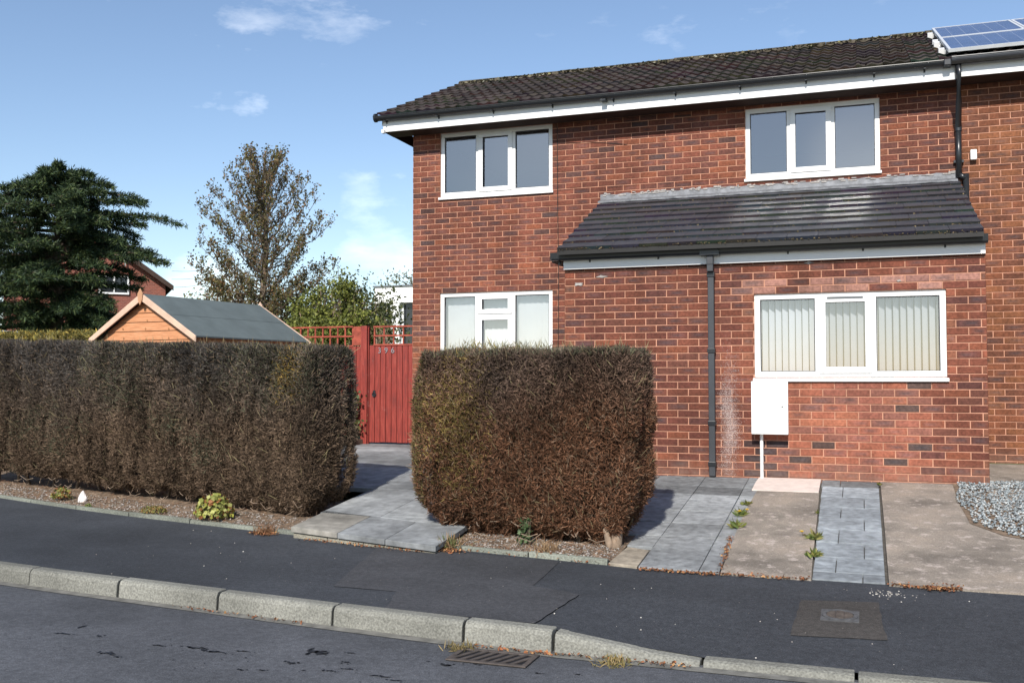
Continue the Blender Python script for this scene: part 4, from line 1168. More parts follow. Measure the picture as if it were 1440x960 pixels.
# stones and litter on the beds
def bedpts(n, x0, x1, dep):
    out = []
    while len(out) < n:
        x = random.uniform(x0, x1); y = backY(x) + .04 + dep * random.random() ** 1.3; out.append((x, y, bedz(x, y) + .004))
    return np.array(out)
P = np.concatenate([bedpts(3600, -13, -4.8, .45), bedpts(1500, -3.25, -1.8, .45)])
struct(pebbles('bed_stones', P, rng.uniform(.004, .013, len(P)), pick(len(P), [(0.22, 0.20, 0.17), (0.33, 0.30, 0.27), (0.14, 0.12, 0.10), (0.40, 0.37, 0.35)])), 'stuff')
P = np.concatenate([bedpts(4200, -13, -4.8, .6), bedpts(1700, -3.25, -1.8, .6)])
P[:, 2] += .006; D = rng.normal(size=(len(P), 3)); D[:, 2] *= .25
struct(blades('twig_litter', P, D, rng.uniform(.02, .06, len(P)), .004, pick(len(P), [(0.24, 0.15, 0.09), (0.15, 0.10, 0.07), (0.32, 0.22, 0.15), (0.20, 0.10, 0.06)]), M['twig']), 'stuff')
# dead leaves along the joints
L_ = []
def drift(n, x0, y0, x1, y1, sp, zf):
    for _ in range(n):
        t = random.random(); x = x0 + (x1 - x0) * t + random.gauss(0, sp); y = y0 + (y1 - y0) * t + random.gauss(0, sp); L_.append((x, y, zf(x, y) + .012 + random.uniform(0, .006)))
gz = lambda x, y: G(x, y) + .006 if y > backY(x) else pz(x, y)
drift(230, -1.55, 7.12, -1.0, 7.10, .018, gz); drift(120, -1.0, 7.11, -.36, 7.12, .014, gz); drift(70, .15, 7.13, .36, 7.10, .02, gz); drift(260, .36, 7.10, .56, 7.12, .025, gz)
drift(160, -4.55, 7.50, -3.3, 7.26, .03, lambda x, y: pz(x, min(y, backY(x)))); drift(240, -5.15, 7.68, -4.95, 7.62, .04, lambda x, y: pz(x, min(y, backY(x)))); drift(180, -3.25, 7.42, -3.05, 7.36, .05, gz)
drift(140, -.98, 7.2, -1.02, 8.1, .015, gz); drift(60, -1.75, 7.2, -3.0, 7.42, .03, gz)
drift(90, -1.60, 5.34, -.9, 5.33, .02, lambda x, y: ZR); drift(70, -2.15, 5.33, -1.6, 5.32, .02, lambda x, y: ZR); drift(60, -4.4, 5.60, -3.3, 5.47, .015, lambda x, y: ZR)
P = np.array(L_)
struct(leaves('dead_leaves', P, rng.uniform(.012, .030, len(P)), pick(len(P), [(0.26, 0.10, 0.045), (0.18, 0.08, 0.04), (0.36, 0.20, 0.09), (0.12, 0.06, 0.035)]), M['litter'], flat=1.6, aspect=.65), 'stuff')
# pale crumbs and chewing-gum spots on the asphalt
P = np.array([(random.uniform(-6, 1.6), 0, 0) for _ in range(60)] + [(random.gauss(.12, .09), 0, 0) for _ in range(60)])
P[:60, 1] = [random.uniform(kerbY(x) + .15, backY(x) - .03) for x in P[:60, 0]]; P[60:, 1] = rng.normal(6.93, .05, 60)
P[:, 2] = [pz(x, y) + .002 for x, y in P[:, :2]]
struct(pebbles('grit', P, rng.uniform(.003, .008, len(P)), pick(len(P), [(0.5, 0.47, 0.43), (0.36, 0.33, 0.3)])), 'stuff')

# pointed white stone at the foot of the long hedge
def rock(name, c, r_, h, colr, label):
    mb = MB(); n = 7; vs = []
    for lv, (zz, rr_) in enumerate(((-.02, 1.0), (.35, .9), (.8, .45))):
        for k in range(n):
            t = 2 * math.pi * k / n + lv * .2; q = rr_ * random.uniform(.8, 1.15)
            vs.append((c[0] + r_ * q * math.cos(t), c[1] + r_ * q * .7 * math.sin(t), c[2] + h * zz))
    vs.append((c[0] + r_ * .1, c[1], c[2] + h)); fs = []
    for lv in range(2):
        for k in range(n): fs.append((lv * n + k, lv * n + (k + 1) % n, (lv + 1) * n + (k + 1) % n, (lv + 1) * n + k))
    fs += [(2 * n + k, 2 * n + (k + 1) % n, 3 * n) for k in range(n)] + [tuple(range(n - 1, -1, -1))]
    mb.add(vs, fs, 0, colr); return tag(mb.build(name, M['stone'], bevel=.004), label, 'stone')
rock('stone', (-8.05, 8.72, -1.32), .055, .13, (0.60, 0.56, 0.55), 'pointed white stone standing at the foot of the long hedge')

# ------------------------------------------------------------------ street ironwork
gr = thing('drain_grate', 'rusty iron road drain with slanting bars against the kerb', 'drain', (-1.94, 5.2, ZR))
gx0, gx1, gy0, gy1 = -2.17, -1.71, 5.04, 5.29
f = MB(); z0, z1 = ZR + .004, ZR + .012; t = .028
f.box(gx0, gx1, gy0, gy0 + t, z0, z1); f.box(gx0, gx1, gy1 - t, gy1, z0, z1); f.box(gx0, gx0 + t, gy0 + t, gy1 - t, z0, z1); f.box(gx1 - t, gx1, gy0 + t, gy1 - t, z0, z1); f.build('grate_frame', M['iron'], gr, bevel=.002)
f = MB(); f.box(gx0 + t, gx1 - t, gy0 + t, gy1 - t, ZR + .0025, ZR + .005, 1)
for k in range(7):
    x = gx0 + t + .03 + k * .058; f.hexa([(x - .05, gy0 + t, z0 + .002), (x - .025, gy0 + t, z0 + .002), (x + .055, gy1 - t, z0 + .002), (x + .03, gy1 - t, z0 + .002), (x - .05, gy0 + t, z1 - .001), (x - .025, gy0 + t, z1 - .001), (x + .055, gy1 - t, z1 - .001), (x + .03, gy1 - t, z1 - .001)])
f.build('grate_bars', [M['iron'], M['tar']], gr)
mc = thing('water_cover', 'small round ribbed iron stopcock cover in a square surround on the pavement', 'manhole cover', (-.16, 6.38, -1.40))
zc = pz(-.16, 6.38); 
def disc(mb, r0, r1, za, zb, n=32, c=(-.16, 6.38)):
    vs = []
    for k in range(n):
        t = 2 * math.pi * k / n
        for (r_, z) in ((r0, za), (r0, zb), (r1, zb), (r1, za)): vs.append((c[0] + r_ * math.cos(t), c[1] + r_ * math.sin(t), z + pz(c[0], c[1] + r_ * math.sin(t)) - zc))
    mb.add(vs, [(k * 4 + q, ((k + 1) % n) * 4 + q, ((k + 1) % n) * 4 + q + 1, k * 4 + q + 1) for k in range(n) for q in range(3)])
f = MB(); disc(f, .082, .104, zc + .004, zc + .014)
f.slabz([(-.27, 6.27), (-.05, 6.27), (-.05, 6.49), (-.27, 6.49)], lambda x, y: pz(x, y) + .0, lambda x, y: pz(x, y) + .008); f.build('cover_frame', plain('concrete_iron', (0.075, 0.075, 0.078), .8, .3, vary=.3, scale=30), mc)
f = MB(); disc(f, .0005, .078, zc + .004, zc + .011)
f.build('cover', M['iron'], mc)
f = MB()
for k in range(-4, 5):
    y = 6.38 + k * .016; hw = math.sqrt(max(0, .074 ** 2 - (k * .016) ** 2)); dzz = pz(-.16, y) - zc
    for a_, b_ in ((-.16 - hw, -.19), (-.18, -.14), (-.13, -.16 + hw)):
        if b_ - a_ > .01: f.box(a_, b_, y - .004, y + .004, zc + .011 + dzz, zc + .016 + dzz)
f.build('ribs', M['iron'], mc)

# ------------------------------------------------------------------ hedges
def fbm(P, f, seed=0):
    r_ = np.random.default_rng(seed); s = np.zeros(len(P)); amp = 1.0
    for o in range(4):
        for _ in range(3):
            k = unit(r_.normal(size=3)) * f * (1.9 ** o) * r_.uniform(.7, 1.3); s += amp * np.sin(P @ k + r_.uniform(0, 6.28)) / 3
        amp *= .6
    return s / 2.0
class Hedge:
    def __init__(s, A, B, thick, z0, z1, seed, under=.22, rt=.07, ends=(1, 1), lift=0.0):
        s.lift = lift
        s.A = np.array(A, float); s.B = np.array(B, float); s.L = np.linalg.norm(s.B - s.A); s.u = (s.B - s.A) / s.L; s.v = np.array([-s.u[1], s.u[0]])
        s.t, s.z0, s.z1, s.seed, s.under, s.rt, s.ends = thick, z0, z1, seed, under, rt, ends
    def surf(s, n):
        """random points on the hedge's skin, with normals, local -> world"""
        L_, T, H = s.L, s.t, s.zt() - s.z0
        areas = np.array([L_ * H, L_ * H * .7, L_ * T, T * H, T * H, L_ * T * .3]); k = rng.choice(6, n, p=areas / areas.sum())
        a_, b_ = rng.random(n), rng.random(n)
        u = np.where(k == 3, 0, np.where(k == 4, L_, a_ * L_)); v = np.where(k == 0, 0, np.where(k == 1, T, np.where((k == 3) | (k == 4), a_ * T, b_ * T)))
        w = np.where(k == 2, H, np.where(k == 5, 0, b_ * H))
        return s.world(u, v, w)
    def zt(s): return s.z1 if not hasattr(s.z1, '__len__') else max(s.z1)
    def world(s, u, v, w, inset=0.0):
        L_, T, H = s.L, s.t, s.zt() - s.z0; r_ = s.rt
        p = np.stack([u, v, w], 1); lo = np.array([r_, r_, r_]); hi = np.array([L_ - r_, T - r_, H - r_]); q = np.clip(p, lo, hi)
        d = p - q; nrm = unit(d + 1e-6 * rng.normal(size=d.shape)); rr_ = np.where(np.linalg.norm(d, axis=1, keepdims=True) > 1e-6, r_, 0)
        p = q + nrm * rr_ - nrm * inset
        h = p[:, 2] / H
        # undercut and belly
        low = np.clip(1 - p[:, 2] / .42, 0, 1) ** 1.6 * s.under
        belly = .045 * np.sin(np.clip(h, 0, 1) * math.pi)
        cen = np.array([L_ / 2, T / 2])
        eu = low * 1.0 - belly; ev = low * .8 - belly
        fu = np.clip((p[:, 0] - L_ / 2) / (L_ / 2), -1, 1); fv = np.clip((p[:, 1] - T / 2) / (T / 2), -1, 1)
        p[:, 0] -= np.sign(fu) * np.abs(fu) ** 12 * eu * 1.1
        p[:, 1] -= fv * ev
        W = np.stack([s.A[0] + s.u[0] * p[:, 0] + s.v[0] * p[:, 1], s.A[1] + s.u[1] * p[:, 0] + s.v[1] * p[:, 1], s.z0 + p[:, 2]], 1)
        if hasattr(s.z1, '__len__'):
            W[:, 2] += (h > 0) * h * (np.interp(p[:, 0], [0, L_], s.z1) - s.zt())
        W[:, 2] += np.clip(1 - h, 0, 1) * np.interp(p[:, 0], [0, L_], [s.lift, 0])
        Nw = np.stack([s.u[0] * nrm[:, 0] + s.v[0] * nrm[:, 1], s.u[1] * nrm[:, 0] + s.v[1] * nrm[:, 1], nrm[:, 2]], 1)
        W += Nw * (fbm(W, 5.0, s.seed) * .028)[:, None]
        # ragged underside
        m_ = p[:, 2] < .12; W[m_, 2] += (fbm(W[m_] * np.array([1, 1, 0]), 6.0, s.seed + 9) * .05 + .01)
        return W, Nw
    def core(s, parent, mat):
        L_, T, H = s.L, s.t, s.zt() - s.z0; nu, nv, nw = int(L_ / .06), max(4, int(T / .08)), int(H / .06)
        V = []; F = []
        def face(fu_, na, nb):
            o = len(V)
            for i in range(na + 1):
                for j in range(nb + 1): V.append(fu_(i / na, j / nb))
            for i in range(na):
                for j in range(nb): F.append((o + i * (nb + 1) + j, o + (i + 1) * (nb + 1) + j, o + (i + 1) * (nb + 1) + j + 1, o + i * (nb + 1) + j + 1))
        face(lambda a_, b_: (a_ * L_, 0, b_ * H), nu, nw); face(lambda a_, b_: (a_ * L_, T, b_ * H), nu, nw); face(lambda a_, b_: (a_ * L_, b_ * T, H), nu, nv)
        face(lambda a_, b_: (a_ * L_, b_ * T, 0), nu, nv); face(lambda a_, b_: (0, a_ * T, b_ * H), nv, nw); face(lambda a_, b_: (L_, a_ * T, b_ * H), nv, nw)
        V = np.array(V, float); W, _ = s.world(V[:, 0], V[:, 1], V[:, 2], .145)
        W += rng.normal(0, .006, W.shape)
        mb = MB(); mb.add([tuple(p) for p in W], F); return mb.build('inner_twigs', mat, parent)

def make_hedge(hd, label, dens, palf, ln=(.022, .056), wd=.0048):
    c = hd.A * .5 + hd.B * .5
    t = thing('hedge', label, 'hedge', (c[0], c[1], hd.z0))
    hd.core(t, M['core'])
    area = hd.L * hd.t * 1.3 + (hd.zt() - hd.z0) * (hd.L * 1.7 + hd.t * 2); n = int(area * dens)
    P, N = hd.surf(n)
    depth = rng.uniform(-.010, .05, n); clump = fbm(P * np.array([1, 1, .55]), 24.0, hd.seed + 3) + .8 * fbm(P * np.array([1, 1, .4]), 9.0, hd.seed + 4)
    P = P - N * (depth + np.clip(-clump, 0, 1.2) * .13)[:, None]
    D = N * .55 + np.array([0, 0, .60]) + rng.normal(0, .80, (n, 3))
    C = palf(P)
    C = .88 * C * rng.uniform(.35, 1.75, (n, 1)) * np.clip(1 + .55 * fbm(P * np.array([1, 1, .5]), 13.0, hd.seed + 6) + .35 * fbm(P, 3.5, hd.seed + 7), .35, 1.8)[:, None]
    blades('foliage', P, D, rng.uniform(*ln, n), wd * rng.uniform(.7, 1.4, n), np.clip(C, 0, 1), M['twig'], t, bend=.35)
    # longer stray shoots
    k = rng.choice(n, int(n * .006)); Pk = P[k]; Dk = N[k] * .5 + np.array([0, 0, .9]) + rng.normal(0, .4, (len(k), 3))
    blades('stray_shoots', Pk, Dk, rng.uniform(.08, .15, len(k)), .004, pick(len(k), [(0.22, 0.17, 0.10), (0.28, 0.24, 0.13)]), M['twig'], t)
    return t, P, N

BR = np.array([0.125, 0.086, 0.058]); GY = np.array([0.108, 0.096, 0.086]); RD = np.array([0.150, 0.074, 0.042]); OL = np.array([0.150, 0.125, 0.050]); GN = np.array([0.085, 0.087, 0.055]); YL = np.array([0.27, 0.18, 0.05])
def pal_short(P):
    n = len(P); a_ = np.clip((P[:, 2] + .35) / .9 + fbm(P, 3.0, 5) * .5, 0, 1)[:, None]          # upper part grey, lower reddish brown
    C = RD * (1 - a_) + GY * a_
    w = np.clip(1.3 - np.hypot((P[:, 0] + 3.25) / .38, (P[:, 2] + .25) / .52) + fbm(P, 6, 8) * .5, 0, 1)[:, None]
    sel = (rng.random((n, 1)) < w * .6); C = np.where(sel, OL * .6 + YL * .4, C)
    lft = (P[:, 0] < -3.55)[:, None] & (rng.random((n, 1)) < .5); C = np.where(lft, OL, C)
    sel = rng.random((n, 1)) < .14; C = np.where(sel, BR * 1.35, C)
    top = ((P[:, 2] > .2)[:, None]) & (rng.random((n, 1)) < .4); C = np.where(top, GN * 1.3, C)
    return C
def pal_long(P):
    n = len(P); f = fbm(P, 2.2, 15)[:, None]; a_ = np.clip((P[:, 2:3] + .55) / .9 + f * .55, 0, 1)
    C = BR * (1 - a_) + GY * .84 * a_
    g = np.clip(fbm(P, 3.2, 21)[:, None] * 1.3 - .1, 0, 1); sel = rng.random((n, 1)) < g; C = np.where(sel, GN, C)
    w = np.clip(1.2 - np.hypot((P[:, 0] + 5.15) / .22, (P[:, 2] - .05) / .3), 0, 1)[:, None]; sel = rng.random((n, 1)) < w * .45; C = np.where(sel, YL * .85, C)
    sel = rng.random((n, 1)) < .10; C = np.where(sel, BR * 1.5, C)
    return C
hs = Hedge((-3.62, 7.80), (-1.74, 7.53), .55, -1.315, .245, 31, under=.20, rt=.07)
h2, P2_, N2_ = make_hedge(hs, 'square clipped brown hedge right of the path, rusty low down', 25000, pal_short)
hl = Hedge((-10.9, 9.62), (-4.85, 8.08), .60, -1.30, (.50, .315), 77, under=.20, rt=.09, lift=.20)
h1, P1_, N1_ = make_hedge(hl, 'long clipped grey-brown hedge left of the path, in front of the shed', 19500, pal_long)
# stumps and stems under the hedges
def stem(parent, pts, r0, r1, name='stem', mat=M['bark_pale']):
    mb = MB(); n = len(pts); mb.tube(pts, [r0 + (r1 - r0) * i / (n - 1) for i in range(n)], 9); return mb.build(name, mat, parent, smooth=True)
stem(h2, [(-1.86, 7.66, -1.36), (-1.85, 7.68, -1.22), (-1.87, 7.70, -1.05), (-1.90, 7.75, -.8)], .052, .038)
mb = MB(); mb.tube([(-1.88, 7.64, -1.35), (-1.90, 7.63, -1.26), (-1.93, 7.64, -1.16), (-1.97, 7.68, -1.0)], [.022, .03, .022, .015], 7); mb.build('stem', M['bark_pale'], h2, smooth=True)
for x in (-3.3, -2.95, -2.35, -2.2):
    y = backY(x) + .5; stem(h2, [(x, y, -1.34), (x + random.uniform(-.05, .05), y, -1.15), (x + random.uniform(-.1, .1), y + .02, -.9)], .02, .013, mat=M['bark'])
for k in range(13):
    x = -10.6 + k * .44 + random.uniform(-.15, .15); y = np.interp(x, [-10.9, -4.8], [9.62, 8.07]) + .36; stem(h1, [(x, y, -1.33), (x + random.uniform(-.1, .1), y - .03, -1.12), (x + random.uniform(-.25, .25), y, -.8)], random.uniform(.014, .028), .012, mat=M['bark'])
stem(h1, [(-5.13, 8.32, -1.32), (-5.10, 8.33, -1.1), (-5.08, 8.36, -.8)], .024, .018, mat=M['bark'])
# dangling dead runners at the foot of both hedges
mb = MB()
for k in range(70):
    if k < 50: x = random.uniform(-9.5, -4.8); y = np.interp(x, [-10.9, -4.6], [9.62, 8.02]) - random.uniform(-.05, .12)
    else: x = random.uniform(-3.4, -1.9); y = backY(x) + random.uniform(.12, .4)
    z = random.uniform(-1.28, -1.12); a_ = random.uniform(0, 6.28); l = random.uniform(.06, .18)
    mb.tube([(x, y, z), (x + l * .5 * math.cos(a_), y - abs(l * .3 * math.sin(a_)), z - .02), (x + l * math.cos(a_), y - abs(l * .5 * math.sin(a_)), z + random.uniform(-.05, .05))], .0028, 4)
mb.build('dead_runners', M['bark_pale'], h1)

# yellow-tipped shrub behind the short hedge
def tuft(name, label, cat, c, r_, h, n, pal, size, group=None, mat='leafy', asp=.6, up=.4, dome=True, stems=True):
    t = thing(name, label, cat, tuple(c), group)
    d = unit(rng.normal(size=(n, 3))); d[:, 2] = np.abs(d[:, 2]) if dome else d[:, 2]
    rad = rng.uniform(.45, 1, n) ** .5; P = np.array(c) + d * np.array([r_, r_ * .8, h]) * rad[:, None]
    P += fbm(P, 9, 3)[:, None] * d * r_ * .18
    leaves('leaves', P, rng.uniform(.7, 1.3, n) * size, pick(n, pal), M[mat], t, nrm=d * 1.2, aspect=asp)
    if stems:
        mb = MB()
        for k in range(14):
            e = P[rng.integers(n)]; mb.tube([(c[0], c[1], c[2] - .02), tuple((np.array(c) * .45 + e * .55)), tuple(e)], [.006, .004, .002], 4)
        mb.build('stems', M['bark'], t)
    return t
t = thing('shrub', 'olive and yellow shrub tips showing over the back of the short hedge', 'shrub', (-3.1, 8.45, -1.2))
n = 5200; x = rng.uniform(-3.72, -2.85, n); w = rng.uniform(0, 1, n); P = np.stack([x, rng.normal(8.42, .09, n), -.9 + w * (1.20 + .045 * np.sin(x * 9) + .02 * np.sin(x * 31))], 1)
blades('foliage', P, np.array([0, 0, 1]) + rng.normal(0, .55, (n, 3)), rng.uniform(.04, .08, n), .006, pick(n, [(0.30, 0.24, 0.06), (0.20, 0.18, 0.06), (0.16, 0.13, 0.07)]), M['twig'], t)
n = 500; P = np.stack([rng.normal(-2.92, .16, n), rng.normal(8.42, .07, n), rng.uniform(.15, .31, n)], 1)
blades('foliage', P, np.array([0, 0, 1]) + rng.normal(0, .6, (n, 3)), rng.uniform(.05, .11, n), .005, pick(n, [(0.17, 0.15, 0.06), (0.12, 0.11, 0.06)]), M['twig'], t)
mb = MB()
for k in range(10): xx = -3.6 + k * .09; mb.tube([(xx, 8.42, -1.22), (xx, 8.42, -.5), (xx + .02, 8.42, .1)], .01, 5)
mb.build('stems', M['bark'], t)

# small plants
tuft('heuchera', 'round yellow-green leafy clump at the foot of the long hedge', 'plant', (-5.88, 8.06, -1.29), .19, .20, 420, [(0.30, 0.30, 0.06), (0.22, 0.24, 0.06), (0.30, 0.13, 0.05), (0.36, 0.36, 0.12)], .045, asp=.95)
tuft('rockery_plant', 'low mossy green mat in the bed left of the yellow-green clump', 'plant', (-6.72, 8.24, -1.31), .15, .06, 500, [(0.22, 0.20, 0.05), (0.14, 0.16, 0.05), (0.28, 0.16, 0.06)], .02)
tuft('rockery_plant', 'yellow-green plant at the far left of the bed beside the white stone', 'plant', (-8.42, 8.80, -1.30), .13, .14, 260, [(0.30, 0.28, 0.07), (0.20, 0.22, 0.07), (0.30, 0.12, 0.05)], .035)
tuft('weed_tuft', 'tiny green weed by the edging below the white stone', 'weed', (-7.75, 8.47, -1.33), .04, .04, 60, [(0.16, 0.20, 0.05)], .02)
# ivy sprig with dark leaves in the middle of the short bed
t = thing('green_sprout', 'upright dark green sprout under the middle of the short hedge', 'plant', (-2.56, 7.66, -1.31))
n = 130; w = rng.random(n); P = np.stack([-2.58 + rng.normal(0, .028, n), 7.60 + rng.normal(0, .02, n), -1.30 + w * .20], 1)
leaves('leaves', P, rng.uniform(.025, .05, n), pick(n, [(0.06, 0.10, 0.04), (0.10, 0.15, 0.065)]), M['leafy'], t, aspect=.6)
mb = MB()
for k in range(5): mb.tube([(-2.58 + k * .008, 7.61, -1.33), (-2.59 + k * .012, 7.60, -1.22), (-2.60 + k * .016, 7.60, -1.12)], .0028, 4)
mb.build('stems', M['bark'], t)
# grass tuft with brown blades beside it
def grasst(name, label, c, n, l, pal, spread=.03):
    t = thing(name, label, 'weed', tuple(c)); P = np.array(c) + rng.normal(0, 1, (n, 3)) * np.array([spread, spread, .003])
    blades('blades', P, np.array([0, 0, .8]) + rng.normal(0, .6, (n, 3)), rng.uniform(.6, 1.2, n) * l, .006, pick(n, pal), M['leafy'], t, bend=.5); return t
grasst('grass_tuft', 'dry straw-coloured grass tuft at the pavement edge right of the green sprout', (-2.34, 7.43, -1.33), 130, .10, [(0.36, 0.24, 0.13), (0.25, 0.16, 0.09)], .05)
grasst('grass_tuft', 'dry brown grass tuft at the right corner of the path step', (-3.18, 7.46, -1.34), 150, .11, [(0.30, 0.19, 0.10), (0.12, 0.14, 0.05)], .04)
grasst('grass_tuft', 'withered brown tuft on the pavement left of the path step', (-5.05, 7.68, -1.35), 170, .08, [(0.28, 0.14, 0.07), (0.20, 0.11, 0.06)], .045)
grasst('grass_tuft', 'moss and straw tuft in the gutter right of the drain grate', (-1.30, 5.30, ZR), 160, .045, [(0.20, 0.17, 0.06), (0.30, 0.22, 0.1)], .05)
grasst('grass_tuft', 'small weed at the left corner of the drain grate', (-2.17, 5.27, ZR), 120, .05, [(0.16, 0.13, 0.05), (0.25, 0.19, 0.09)], .035)

def dandelion(label, x, y, r_, flower, n=26):
    z = G(x, y) + .008; t = thing('dandelion', label, 'weed', (x, y, z), 'dandelions in the driveway joints')
    a_ = rng.uniform(0, 6.28, n); rr_ = rng.uniform(.2, .5, n) * r_; sx = .45
    P = np.stack([x + rng.normal(0, r_ * .16, n), y + rng.normal(0, r_ * .5, n), np.full(n, z)], 1)
    blades('leaves', P, np.stack([np.cos(a_), np.sin(a_), rng.uniform(.15, .9, n)], 1), rng.uniform(.6, 1.1, n) * r_, .018, pick(n, [(0.10, 0.14, 0.035), (0.16, 0.18, 0.045), (0.22, 0.20, 0.06)]), M['leafy'], t, bend=.4)
    for (fx, fy_) in flower:
        mb = MB(); n2_ = 12; vs = [(x + fx, y + fy_, z + .055)]
        for k in range(n2_): q = 2 * math.pi * k / n2_; rr2 = .019 * (1 if k % 2 else .85); vs.append((x + fx + rr2 * math.cos(q), y + fy_ + rr2 * math.sin(q), z + .050))
        vs.append((x + fx, y + fy_, z + .038))
        mb.add(vs, [(0, 1 + k, 1 + (k + 1) % n2_) for k in range(n2_)] + [(n2_ + 1, 1 + (k + 1) % n2_, 1 + k) for k in range(n2_)])
        fl = mb.build('flower', yel, t)
        mb = MB(); mb.tube([(x + fx * .3, y + fy_ * .3, z), (x + fx, y + fy_, z + .04)], .0025, 5); mb.build('flower_stalk', M['bark'], fl)
yel = plain('dandelion_yellow', (0.72, 0.46, 0.02), .6, .3, vary=.1)
dandelion('top dandelion clump along the left edge of the brown wheel track, no flower', -1.02, 9.27, .06, [])
dandelion('dandelion with two yellow flowers at the left edge of the brown wheel track', -1.03, 8.86, .08, [(.05, .03), (.0, -.10)], 40)
dandelion('leafy flowerless dandelion just below the two-flowered one on the left of the wheel track', -1.02, 8.45, .085, [], 46)
dandelion('small green sprig highest in the joint between brown track and grey slabs', -.405, 9.05, .035, [], 14)
dandelion('dandelion with one yellow flower in the joint between brown track and grey slabs', -.385, 8.22, .085, [(-.10, .0)], 40)
dandelion('flowerless yellow-green dandelion lowest in the joint between brown track and grey slabs', -.375, 7.72, .08, [], 40)
dandelion('tiny weed at the top corner of the right-hand brown track by the wall', .125, 10.33, .035, [], 16)

# ------------------------------------------------------------------ gate and fence
YG = 12.86
def boards(mb, x0, x1, z0, z1, Y, w_=.088):
    n = max(1, round((x1 - x0) / w_)); w2 = (x1 - x0) / n
    mb.box(x0 + .003, x1 - .003, Y + .0195, Y + .026, z0 + .01, z1 - .008)
    for k in range(n):
        a_ = x0 + k * w2; mb.box(a_ + .004, a_ + w2 - .004, Y + random.uniform(-.002, .002), Y + .018, z0 + random.uniform(0, .006), z1 - random.uniform(0, .004))
def trellis(mb, x0, x1, z0, z1, Y, nx, nz=2, t=.011):
    for k in range(nx + 1):
        x = x0 + (x1 - x0) * k / nx; mb.box(x - t, x + t, Y, Y + .014, z0, z1)
    for k in range(nz + 1):
        z = z0 + (z1 - z0) * k / nz; mb.box(x0 - t, x1 + t, Y - .014, Y - .0015, z - t, z + t)
gate = thing('garden_gate', 'red painted boarded garden gate with trellis top, against the house corner', 'gate', (-6.4, YG, -.93))
zg0, zg1 = -.885, .51
mb = MB(); boards(mb, -6.74, -6.035, zg0, zg1, YG, .087); mb.build('board_panel', M['redwood'], gate, bevel=.003)
mb = MB(); trellis(mb, -6.66, -6.05, zg1 + .004, .775, YG + .004, 4, 2); mb.build('trellis', M['redwood_worn'], gate)
mb = MB(); mb.box(-6.72, -6.05, YG + .03, YG + .07, -.6, -.5); mb.box(-6.72, -6.05, YG + .03, YG + .07, .25, .35); mb.build('cross_rail', M['redwood'], gate)
mb = MB(); mb.tube([(-6.655 + .028 * math.cos(t), YG - .012, -.20 + .032 * math.sin(t)) for t in np.linspace(0, 6.28, 15)], .006, 6); mb.box(-6.675, -6.635, YG - .008, YG - .001, -.235, -.14); mb.build('ring_latch', M['black'], gate)
# number 396
for ch, x in (('3', -6.60), ('9', -6.495), ('6', -6.39)):
    cu = bpy.data.curves.new('house_number', 'FONT'); cu.body = ch; cu.size = .115; cu.extrude = .003
    ob = bpy.data.objects.new('tmp', cu); col.objects.link(ob)
    dg = bpy.context.evaluated_depsgraph_get(); me = bpy.data.meshes.new_from_object(ob.evaluated_get(dg)); bpy.data.objects.remove(ob)
    me.transform(Matrix.Translation((x, YG - .008, .395)) @ Matrix.Rotation(R(90), 4, 'X')); me.materials.clear(); me.materials.append(M['greynum'])
    o = bpy.data.objects.new('house_number', me); col.objects.link(o); o.parent = gate; o.matrix_parent_inverse = Matrix.Translation(gate.location).inverted()
fence = thing('garden_fence', 'red painted boarded fence with square trellis along its top, left of the gate', 'fence', (-8, YG, -.93))
mb = MB(); boards(mb, -9.9, -6.88, -.80, .50, YG + .03, .088); mb.build('board_panel', M['redwood'], fence, bevel=.003)
mb = MB(); trellis(mb, -9.9, -7.03, .505, .785, YG + .036, 23, 2); mb.build('trellis', M['redwood_worn'], fence)
mb = MB(); mb.box(-6.865, -6.765, YG - .03, YG + .07, -.95, .79); mb.box(-6.76, -6.745, YG - .01, YG + .05, -.95, .77); mb.build('fence_post', M['redwood'], fence, bevel=.006)
mb = MB(); mb.box(-7.01, -6.88, YG + .015, YG + .05, .51, .785); mb.build('fence_post', M['redwood_worn'], fence, bevel=.004)
mb = MB(); mb.box(-9.98, -9.9, YG, YG + .09, -.95, .78); mb.build('fence_post', M['redwood'], fence, bevel=.006)
# sleeper along the raised bed by the fence
mb = MB(); mb.hexa([(-9.6, 12.40, -1.0), (-6.80, 12.45, -1.0), (-6.80, 12.60, -1.0), (-9.6, 12.55, -1.0), (-9.6, 12.40, -.80), (-6.80, 12.45, -.79), (-6.80, 12.60, -.79), (-9.6, 12.55, -.80)])
tag(mb.build('sleeper', M['wood_dark'], bevel=.012), 'dark timber sleeper edging the raised bed left of the gate', 'sleeper')
mb = MB(); mb.box(-9.6, -6.82, 12.60, YG + .02, -1.0, -.84); struct(mb.build('raised_bed', M['soil']))
t = thing('climber', 'green climbing plant on the red fence beside the long hedge end', 'plant', (-7.15, 12.7, -.84))
n = 520; w = rng.random(n); P = np.stack([-6.97 + rng.normal(0, .07, n) + .03 * np.sin(w * 9), rng.normal(12.72, .05, n), -.78 + w * .62], 1)
leaves('leaves', P, rng.uniform(.035, .07, n), pick(n, [(0.06, 0.09, 0.03), (0.11, 0.13, 0.04), (0.18, 0.13, 0.05)]), M['leafy'], t, aspect=.7)
mb = MB()
for k in range(6): mb.tube([(-7.0 + k * .02, 12.72, -.86), (-6.98 + k * .015, 12.75, -.5), (-7.0 + k * .03, 12.76, -.2)], .008, 5)
mb.build('stems', M['bark_pale'], t)

